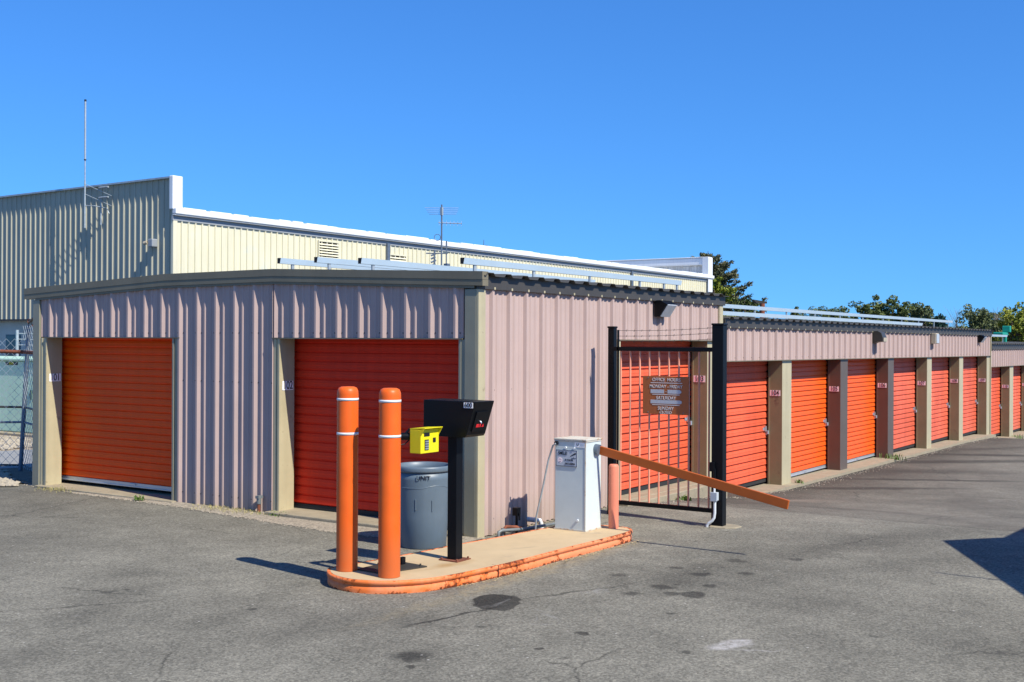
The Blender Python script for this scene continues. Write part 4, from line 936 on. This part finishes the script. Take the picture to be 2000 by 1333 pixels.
def gbox(mb, y0, y1, d0, d1):
    mb.prism([(wx - .1, y0, gl(wx) - d0), (wx - .1, y0, gl(wx) - d1), (wx - .1, y1, gl(wx) - d1), (wx - .1, y1, gl(wx) - d0)][::-1], (45.1, 0, -.0022 * 45))
gbox(q, wy - .22, wy - .02, -.06, .14); gbox(q, wy - .18, wy - .02, .142, .19); q.build('gutter', 'white_trim', WH, bevel=.03)
q = MB(); gbox(q, wy - .055, wy + .02, .192, .36); q.build('flashing', 'grey_trim', WH)
rnd = random.Random(11); q = MB()
xx = wx + .3
while xx < 62:                 # folded snow-worn roof edge, uneven
    l = rnd.uniform(.5, 1.6); q.box(xx, xx + l, wy - .17, wy + .25, gl(xx) + .02, gl(xx) + .06 + rnd.uniform(.02, .07)); xx += l + rnd.uniform(.0, .2)
q.build('roof_edge', 'white_trim', WH, bevel=.03)
q = MB(); q.prism([(wx + .3, wy, 6.30), (wx + .3, wy + 26, 6.60), (wx + .3, wy + 26, 6.4), (wx + .3, wy, 6.1)], (44.1, 0, 0)); q.build('roof', 'far_grey', WH)
q = MB(); sheet(q, (62.3, wy, 0), Y, -X, rib_profile(22, .1, major=.04, minor=0, pitch=.6), 6.2, 6.96, .25); q.build('far_parapet', 'far_grey', WH)
q = MB(); q.box(62.0, 62.6, wy - .05, wy + 22, 6.98, 7.48); q.build('parapet_cover', 'white_trim', WH, bevel=.08)
q = MB(); q.box(61.95, 62.65, wy - .12, wy + 22, 7.482, 7.53); q.box(61.95, 62.65, wy - .15, wy + .3, 5.2, 7.48); q.build('parapet_cap', 'white_trim', WH, bevel=.03)
for xd in (29.13, 51.3, 62.0):
    q = MB(); q.box(xd - .09, xd + .09, wy - .14, wy - .03, 2.5, 6.02); q.build('downspout', 'galv', WH, bevel=.01)
for x0 in (24.90, 29.22):
    f = MB(); zt_ = 5.86 if x0 < 26 else 5.60
    f.box(x0, x0 + 1.2, wy - .06, wy - .03, zt_ - .06, zt_); f.box(x0, x0 + 1.2, wy - .06, wy - .03, zt_ - .76, zt_ - .70); f.box(x0, x0 + .05, wy - .06, wy - .03, zt_ - .7, zt_ - .06); f.box(x0 + 1.15, x0 + 1.2, wy - .06, wy - .03, zt_ - .7, zt_ - .06)
    fo = f.build('louvre_vent', 'cream', WH)
    f = MB(); f.box(x0 + .05, x0 + 1.15, wy - .035, wy - .028, zt_ - .7, zt_ - .06); fo2 = f.build('vent_opening', 'dark_gap', WH)
    f = MB()
    for k in range(6): zz = zt_ - .16 - k * .105; f.prism([(x0 + .05, wy - .04, zz + .03), (x0 + .05, wy - .09, zz - .03), (x0 + .05, wy - .085, zz - .035), (x0 + .05, wy - .035, zz + .025)], (1.1, 0, 0))
    f.build('louvre_slats', 'cream', fo)
q = MB(); q.box(18.0, 62, wy + .4, wy + 25.5, -2, 6.2); q.box(18.02, 18.3, wy + .35, wy + 26, -.5, 2.66); q.build('block_wall', 'block', WH)
q = MB(); q.box(wx - .05, 18.1, wy, wy + 26, 2.60, 2.655); q.build('soffit', 'trim_dark', WH)
q = MB(); q.box(17.99, 18.015, 34.38, 35.36, 1.08, 2.06); q.build('window', 'teal_frame', WH)
q = MB(); q.box(17.975, 17.988, 34.45, 35.29, 1.15, 2.0); q.build('window_pane', 'teal_glass', WH)
# block courses
q = MB()
for k in range(12): q.box(18.012, 18.019, wy + 4, wy + 25, .2 + k * .2, .212 + k * .2)
q.build('mortar_course', 'trim_olive', WH)
t = thing('wall_lamp', 'grey box lamp high on the grey-green warehouse wall', 'wall lamp', (17.6, 26.2, 5.2))
q = MB(); q.box(17.50, 17.74, 26.12, 26.36, 5.10, 5.38); q.build('housing', 'grey_trim', t, bevel=.03)
q = MB(); q.tube([(17.50, 26.38, 5.26), (17.46, 26.50, 5.23)], .065, 10); q.build('lamp_head', 'beige_lamp', t)
t = thing('whip_antenna', 'tall thin white whip antenna bracketed to the warehouse wall', 'antenna', (17.3, 30.1, 6.9))
ax, ay = 17.30, 29.54
q = MB(); q.tube([(ax, ay, 5.9), (ax, ay, 7.6)], .032, 8); q.tube([(ax, ay, 7.6), (ax, ay, 8.35)], .022, 8); q.build('mast', 'galv_light', t)
q = MB(); q.tube([(ax, ay, 8.35), (ax, ay, 10.45)], .034, 8); q.build('whip', 'galv_light', t)
q = MB(); q.tube([(ax, ay, 10.45), (ax, ay, 10.52)], .04, 8); q.tube([(ax, ay, 8.33), (ax, ay, 8.37)], .045, 8); q.build('collar', 'ink', t)
q = MB()
for z in (7.28, 6.92):
    q.tube([(wx - .28, ay - .55, z + .05), (wx - .28, ay - 1.05, z + .05)], .035, 6); q.tube([(ax, ay, z + .2), (wx - .1, ay - 1.0, z - .25)], .012, 6)
q.tube([(wx - .2, ay - .55, 6.95), (wx - .2, ay - .55, 6.0)], .025, 6)
q.tube([(ax, ay, 6.7), (ax + .1, ay - .4, 6.68), (wx - .1, ay - .75, 6.60), (wx - .08, ay - .85, 6.4)], .018, 6)
q.build('bracket', 'galv_light', t)
t = thing('roof_antenna', 'television antenna mast standing in front of the cream wall', 'antenna', (6.9, 6.2, 2.4))
#  mast on the roof behind the gable
mx_, my_ = 7.27, 5.92
zz_ = lambda py: 1.901 + (670.5 - py) / 2275.9 * 20.5
q = MB(); q.tube([(mx_, my_, 2.2), (mx_, my_, 4.30)], .014, 8); q.build('mast', 'galv', t)
q = MB()
for i, w in enumerate((.30, .29, .28, .26)):
    z = 4.24 - i * .035; q.tube([(mx_ - w * .55 + i * .02, my_ + w * .83, z), (mx_ + w * .55, my_ - w * .83, z)], .0045, 4)
q.box(mx_ - .02, mx_ + .02, my_ - .02, my_ + .02, 4.11, 4.25)
q.build('dipole', 'galv_light', t)
q = MB(); q.tube([(mx_ - .03, my_ + .05, 3.98), (mx_ + .19, my_ - .30, 3.965)], .009, 6)
for k in range(7):
    f = k / 6; p = Vector((mx_ - .02, my_ + .04, 3.98)).lerp(Vector((mx_ + .19, my_ - .29, 3.965)), f); q.tube([p + Vector((0, 0, -.045)), p + Vector((0, 0, .045))], .004, 4)
    q.tube([p + Vector((-.06, -.04, 0)), p + Vector((.06, .04, 0))], .0035, 4)
q.build('yagi', 'galv_light', t)
q = MB(); q.tube([(mx_ - .045 + .055 * math.cos(a) * .55, my_ + .06 + .055 * math.cos(a) * -.83, 3.72 + .055 * math.sin(a)) for a in [2 * math.pi * k / 20 for k in range(21)]], .006, 5, caps=False); q.build('loop', 'galv', t)
q = MB(); q.tube([(mx_ - .16, my_ + .22, 3.44), (mx_ + .06, my_ - .09, 3.44)], .012, 6)
for k in range(5): q.tube([(mx_ - .11, my_ + .15, 3.40 - k * .06), (mx_ - .04 - .02 * (k % 2), my_ + .09, 3.44 - k * .06)], .018, 6)
q.tube([(mx_ - .07, my_ + .1, 3.1), (mx_ - .07, my_ + .1, 3.50)], .016, 6); q.tube([(mx_ + .05, my_ - .07, 3.2), (mx_ + .05, my_ - .07, 3.62)], .010, 6); q.tube([(mx_ + .05, my_ - .07, 3.56), (mx_ + .05, my_ - .07, 3.66)], .014, 8)
q.box(mx_ + .01, mx_ + .09, my_ - .12, my_ - .04, 3.17, 3.26); q.box(mx_ - .20, mx_ - .13, my_ + .20, my_ + .28, 3.16, 3.22)
q.build('clamp_set', 'galv', t)
#=FAR=
t = thing('green_machine', 'bright green metal machine top showing above the lowest roof', 'machine', (31, 3, -1))
q = MB(); q.box(30.85, 31.0, 1.0, 1.12, -1, 2.16); q.build('column', 'teal_machine', t, bevel=.02)
q = MB(); q.box(30.1, 31.0, .95, 1.25, 2.162, 2.26); q.build('arm', 'teal_machine', t, bevel=.02)
q = MB(); q.box(30.85, 31.05, .88, 1.12, 2.262, 2.47); q.build('head', 'teal_machine', t, bevel=.02)
def leafball(q, c, r, n, size, rnd, flatten=.8):
    c = Vector(c)
    for _ in range(n):
        while True:
            d = Vector((rnd.uniform(-1, 1), rnd.uniform(-1, 1), rnd.uniform(-1, 1)))
            if .25 < d.length < 1: break
        d = d.normalized() * (d.length ** .4); p = c + Vector((d.x * r, d.y * r, d.z * r * flatten))
        a = Vector((rnd.gauss(0, 1), rnd.gauss(0, 1), rnd.gauss(0, 1))).normalized(); b_ = a.cross(Vector((rnd.gauss(0, 1), rnd.gauss(0, 1), rnd.gauss(0, 1)))).normalized()
        s_ = size * rnd.uniform(.6, 1.3)
        q.add([p - a * s_, p + b_ * s_ * .6, p + a * s_, p - b_ * s_ * .6], [(0, 1, 2, 3)])
def tree(x, y, z0, h, w, m, label, group, seed, clumps=26, leaves=240, size=.16, name='tree', lean=0):
    rnd = random.Random(seed); t = thing(name, label, 'tree', (x, y, z0), group)
    q = MB(); th = h * .5
    q.tube([(x, y, z0 - .2), (x + .05 * h * lean, y, z0 + th * .6), (x + .05 * h * lean, y + .02 * h, z0 + h * .8)], h * .035, 8, r2=h * .008)
    cs = []
    for i in range(clumps):
        a = rnd.uniform(0, 2 * math.pi); hz_ = .99 if i == 0 else .93 if i < 4 else rnd.uniform(.35, .93); rr = w * math.sqrt(max(0.05, 1 - (abs(hz_ - .55) / .52) ** 2)) * rnd.uniform(.35, .95) * (.2 if i == 0 else 1)
        c = Vector((x + math.cos(a) * rr, y + math.sin(a) * rr, z0 + h * hz_)); cs.append(c)
        q.tube([(x, y, z0 + h * min(hz_ * .7, .7)), tuple((Vector((x, y, z0 + h * hz_ * .8)) + c) / 2), tuple(c)], h * .010, 5, r2=h * .003)
    q.build('trunk', 'bark', t)
    q = MB()
    for c in cs:
        for _ in range(3):
            o_ = Vector((rnd.gauss(0, 1), rnd.gauss(0, 1), rnd.gauss(0, .8))) * w * .17
            leafball(q, c + o_, w * rnd.uniform(.09, .24), leaves // 3, size, rnd, rnd.uniform(.5, .95))
    q.build('crown', m, t); return t
def conifer(x, y, z0, h, w, m, label, group, seed, tiers=26, size=.10, name='conifer_tree', wood='bark'):
    rnd = random.Random(seed); t = thing(name, label, 'tree', (x, y, z0), group)
    q = MB(); q.tube([(x, y, z0 - .2), (x, y, z0 + h)], h * .022, 8, r2=.02)
    lf = MB()
    for i in range(tiers):
        f = i / tiers; zz = z0 + h * (.12 + .86 * f); L_ = w * (1 - f) ** .75 + .12
        for k in range(9):
            a = rnd.uniform(0, 2 * math.pi); l = L_ * rnd.uniform(.6, 1.15); e = Vector((x + math.cos(a) * l, y + math.sin(a) * l, zz + l * rnd.uniform(.1, .55)))
            s0 = Vector((x, y, zz)); q.tube([s0, (s0 + e) / 2 - Z * .05 * l, e], .02 + .01 * l, 4, r2=.008)
            n = int(50 + 70 * l)
            for _ in range(n):
                u = rnd.uniform(.15, 1.05) ; p = s0.lerp(e, u) - Z * .05 * l * math.sin(u * 3.1) + Vector((rnd.gauss(0, .09), rnd.gauss(0, .09), rnd.gauss(0, .07))) * (1.15 - .5 * u) * 1.5
                d = Vector((rnd.gauss(0, .5) + math.cos(a) * .6, rnd.gauss(0, .5) + math.sin(a) * .6, rnd.gauss(.5, .4))).normalized(); b_ = d.cross(Vector((rnd.gauss(0, 1), rnd.gauss(0, 1), rnd.gauss(0, 1)))).normalized(); s_ = size * rnd.uniform(.6, 1.4)
                lf.add([p - d * s_, p + b_ * s_ * .35, p + d * s_, p - b_ * s_ * .35], [(0, 1, 2, 3)])
    q.build('trunk', wood, t); lf.build('crown', m, t); return t
# directions from the camera, written out: distance D along the view, u across
def at(px_, D, z=0):
    u = (px_ - 1000) / 2275.9; p = Vector((-9.1447, -6.4585, 0)) + D * (_fw + _rt * u); return p.x, p.y
def H(py, D): return 1.901 + (670 - py) / 2275.9 * D
x, y = at(1382, 95); conifer(x, y, -2, H(492, 95) + 2, 6.2, 'leaf_con', 'tall dark conifer behind the far end of the warehouse', None, 5, 30, .13)
x, y = at(1396, 84); tree(x, y, -2, H(548, 84) + 2, 1.7, 'leaf_yellow', 'olive-green leafy tree in front of the tall conifer', None, 8, 26, 300, .12)
x, y = at(1455, 90); tree(x, y, -2, H(586, 90) + 2, 1.6, 'leaf_dark', 'low dark bush top at the foot of the tall conifer', 'tree line behind the storage roofs', 9, 16, 260, .13)
x, y = at(944, 110); conifer(x, y, -1, H(472, 110) + 1, 1.6, 'leaf_con', 'conifer tip peeking over the white warehouse gutter', None, 15, 18, .13)
LB = ['far low dark tree crown left of the dark row', 'second far low dark tree crown', 'third far low dark tree crown', 'dark round-topped tree at the left of the dark row', 'tallest dark green tree in the row', 'dark green tree right of the tallest', 'olive tinged tree in the dark row', 'browning tree at the right end of the dark row',
      'pale green tree left of the green machine', 'grey-green tree beyond the pale green one', 'thin olive tree near the green machine', 'small olive tree behind the green machine', 'yellow-green tree at the right edge', 'tall dark tree cut by the right edge']
TL = [(1556, 600, 130, 1.0, 'leaf_dark'), (1606, 606, 130, 2.6, 'leaf_dark'), (1638, 606, 130, 2.4, 'leaf_dark'), (1682, 598, 100, 1.6, 'leaf_dark'), (1706, 588, 100, 1.9, 'leaf_dark'), (1742, 588, 100, 1.9, 'leaf_dark'), (1770, 597, 100, 2.0, 'leaf_olive'), (1798, 600, 95, 1.5, 'leaf_mid'),
      (1893, 607, 85, 2.2, 'leaf_mid'), (1932, 612, 100, 2.4, 'leaf_mid'), (1922, 618, 85, 1.3, 'leaf_mid'), (1962, 612, 80, 1.6, 'leaf_mid'), (1998, 606, 58, 1.6, 'leaf_yellow'), (2012, 596, 75, 1.4, 'leaf_dark')]
for i, (px_, py_, D, w, m) in enumerate(TL):
    x, y = at(px_, D); tree(x, y, -2.5, H(py_, D) + 2.5, w, m, LB[i], 'tree line behind the storage roofs', 30 + i, 46, 210, .10 if D > 90 else .08)
x, y = at(1833, 80); conifer(x, y, -2, H(611, 80) + 2, 1.3, 'leaf_spruce', 'small blue-green spruce between the tree groups', None, 77, 16, .13)
for i, (px_, D, lab) in enumerate(((1868, 90, 'bare grey twiggy tree left of the pale green tree'), (1945, 88, 'bare grey twiggy tree left of the green machine'))):
    x, y = at(px_, D); t = thing('bare_tree', lab, 'tree', (x, y, -2), 'bare trees in the tree line'); rnd = random.Random(60 + i); q = MB(); zt_ = H(598, D)
    q.tube([(x, y, -2.2), (x, y, zt_ - 1.2)], .09, 6, r2=.03); q.build('trunk', 'bark', t); q = MB()
    for k in range(70):
        a = rnd.uniform(0, 6.28); r_ = rnd.uniform(.2, 1.2); z1 = zt_ - rnd.uniform(0, 2.6) ; b0 = (x, y, z1 - r_ * 1.3); q.tube([b0, (x + math.cos(a) * r_ * .6, y + math.sin(a) * r_ * .6, z1 - r_ * .4), (x + math.cos(a) * r_, y + math.sin(a) * r_, z1 + .1)], .012, 4, r2=.004)
    q.build('crown', 'twig', t)
# a far wooded rise, one mass
rnd = random.Random(99); q = MB()
for k in range(56):
    x, y = at(1560 + k * 10, 260 + rnd.uniform(-15, 15)); leafball(q, (x, y, rnd.uniform(.5, 3.2)), 4.5, 260, .42, rnd)
tag(q.build('far_wood', 'leaf_dark'), 'low dark wood along the horizon behind the tree line', 'wood', kind='stuff')
#=SMALL=
def stones(name, label, region, n, rmin, rmax, m, seed):
    rnd = random.Random(seed); q = MB()
    for _ in range(n):
        x, y = region(rnd); r = rnd.uniform(rmin, rmax); z = ground_z(x, y) + r * .35
        vs = []; 
        for v in ((1, 0, 0), (-1, 0, 0), (0, 1, 0), (0, -1, 0), (0, 0, 1), (0, 0, -1), (.7, .7, .5), (-.7, .6, .5), (.6, -.7, .5), (-.7, -.7, .4)):
            k = rnd.uniform(.75, 1.2); vs.append((x + v[0] * r * k * 1.2, y + v[1] * r * k, z + v[2] * r * k * .75))
        q.add(vs, [(0, 6, 8), (0, 2, 6), (2, 7, 6), (7, 1, 9), (9, 3, 8), (6, 7, 4), (6, 4, 8), (7, 9, 4), (9, 8, 4), (2, 1, 7), (1, 3, 9), (3, 0, 8), (0, 5, 2), (2, 5, 1), (1, 5, 3), (3, 5, 0)])
    return tag(q.build(name, m), label, name.replace('_', ' '), kind='stuff')
stones('white_stones', 'pale crushed stones heaped at the left corner of the building', lambda r: (lambda a, b_: (-.18 + a * .9 - b_ * .30, 7.05 + a * 1.7 + b_ * .4))(r.random(), r.random()), 520, .018, .045, 'stone', 1)
stones('bed_stones', 'pale stones of the bed behind the chain link fence', lambda r: (r.uniform(.6, 4.3), r.uniform(11.6, 15)), 1500, .03, .06, 'stone', 2)
def edge_in(y):     # where the asphalt meets the gravel along the gable
    return interp([(-.3, -.45), (1.4, -.50), (2.0, -.46), (4.0, -.22), (5.8, -.15), (7.1, -.02), (8.2, .25)], y)
q = MB(); yy = [-.1 + i * .12 for i in range(72)]; rnd = random.Random(4); vs = []
for y in yy: vs += [(edge_in(y) + rnd.uniform(-.02, .02), y, .004), (edge_in(y) + .10, y + .01, .016), (.02, y, .018)]
q.smooth = True; q.add(vs, [(3 * i, 3 * i + 1, 3 * i + 4, 3 * i + 3)[::-1] for i in range(71)] + [(3 * i + 1, 3 * i + 2, 3 * i + 5, 3 * i + 4)[::-1] for i in range(71)])
tag(q.build('gravel_strip', 'gravel'), None, kind='structure')
stones('loose_gravel', 'loose grit scattered along the foot of the gable wall', lambda r: (lambda y: (edge_in(y) + abs(r.gauss(0, .13)) - .05, y))(r.uniform(-.1, 7.2)), 1500, .004, .011, 'grit', 5)
stones('island_debris', 'dry leaf bits and grit gathered along the island edge', lambda r: (lambda x: (x, interp([(-2.1, -1.08), (-1.58, -1.185), (-1.1, -1.23), (-.4, -1.25), (.6, -1.30)], x) - abs(r.gauss(0, .035)) - .004))(-1.9 + 2.7 * r.random() ** .8), 650, .003, .007, 'straw', 6)
stones('slab_debris', 'grit along the kerb below the row of doors', lambda r: (lambda x: (x, -.2 - abs(r.gauss(0, .10))))(r.uniform(3, 24)), 700, .005, .013, 'grit', 8)
def tuft(x, y, z, n, h, m, label, seed, name='weed', spread=.08, wd=.006):
    rnd = random.Random(seed); q = MB()
    if m == 'grass_dry': n, wd = n * 4, .0022
    for _ in range(n):
        bx_ = x + rnd.gauss(0, spread * .5); by = y + rnd.gauss(0, spread); a = rnd.uniform(0, 6.28); l = h * rnd.uniform(.5, 1.2); s_ = rnd.uniform(.2, .9)
        d = Vector((math.cos(a), math.sin(a), 0)); w = Vector((-d.y, d.x, 0)) * wd; b0 = Vector((bx_, by, z)); m_ = b0 + d * l * s_ * .4 + Z * l * .7; e = b0 + d * l * s_ + Z * l * .9
        q.add([b0 - w, b0 + w, m_ + w, m_ - w, e], [(0, 1, 2, 3), (3, 2, 4)])
    return tag(q.build(name, m), label, 'weed', 'weeds along the walls')
tuft(-.10, 2.55, .015, 60, .045, 'grass_green', 'bright green weed tuft at the left jamb of door 102', 1, wd=.010)
tuft(-.08, 3.05, .015, 60, .035, 'grass_dry', 'dry yellowish grass below the ribbed wall left of door 102', 2, spread=.2)
tuft(-.08, 3.5, .015, 60, .03, 'grass_dry', 'thin dry grass midway along the ribbed wall between the doors', 3, spread=.2)
tuft(-.16, 6.3, .015, 60, .035, 'grass_dry', 'low dry grass at the left end of door 101', 4, spread=.15)
tuft(-.17, 4.75, .015, 26, .06, 'grass_green', 'small leafy weed in front of the right part of door 101', 5, spread=.04, wd=.010)
tuft(4.1, -.25, ground_z(4.1, 0), 40, .07, 'grass_green', 'small green weed on the ground behind the gate bars', 6, spread=.05, wd=.010)
tuft(8.62, -.12, -.32, 30, .08, 'grass_green', 'weed at the foot of the pillar right of door 104', 7, spread=.05)
tuft(13.85, -.12, -.37, 60, .13, 'grass_green', 'tall green weed at the foot of the pillar left of door 107', 8, spread=.1)
tuft(26.2, -.2, -.78, 60, .12, 'grass_green', 'weeds at the foot of the pillar right of door 110', 9, spread=.2)
#=OFFCAMERA=
# invented flat roof with two rods, out of view, shaped to throw the lane shadow
K2 = thing('shadow_caster', 'invented flat roof right of the view, shaped to throw the lane shadow', 'shadow_caster', (4, -9, 0))
hz0 = 2.5
def sh(px, py, h): k = h / math.tan(R(SUN_EL)); return (px - math.sin(R(SUN_AZ)) * k, py - math.cos(R(SUN_AZ)) * k, h)
c0 = sh(2.514, -3.715, hz0); c1 = sh(3.24, -4.33, hz0); c2 = sh(5.5, -6.2, hz0); c3 = sh(2.4, -9.0, hz0); c4 = sh(-2.9, -6.45, hz0)
q = MB(); q.prism([c0, c1, c2, c3, c4], (0, 0, -.12)); q.build('roof', 'caster', K2)
q = MB(); q.tube([sh(3.05, -4.25, hz0), sh(4.9, -4.30, hz0 + .01)], .06, 8); q.build('brace', 'caster', K2)
for p in (c2, c3):
    q = MB(); q.tube([(p[0], p[1], 0), (p[0], p[1], hz0 - .12)], .06, 10); q.build('post', 'galv', K2)
for (a, b_) in (((.829, -4.60), .58), ((3.35, -4.25), .30)):
    p = sh(a[0], a[1], hz0); q = MB(); q.tube([(p[0], p[1], hz0 - .02), (p[0] - .07, p[1] + .0, hz0 + b_)], .012, 6); q.build('rod', 'galv', K2)
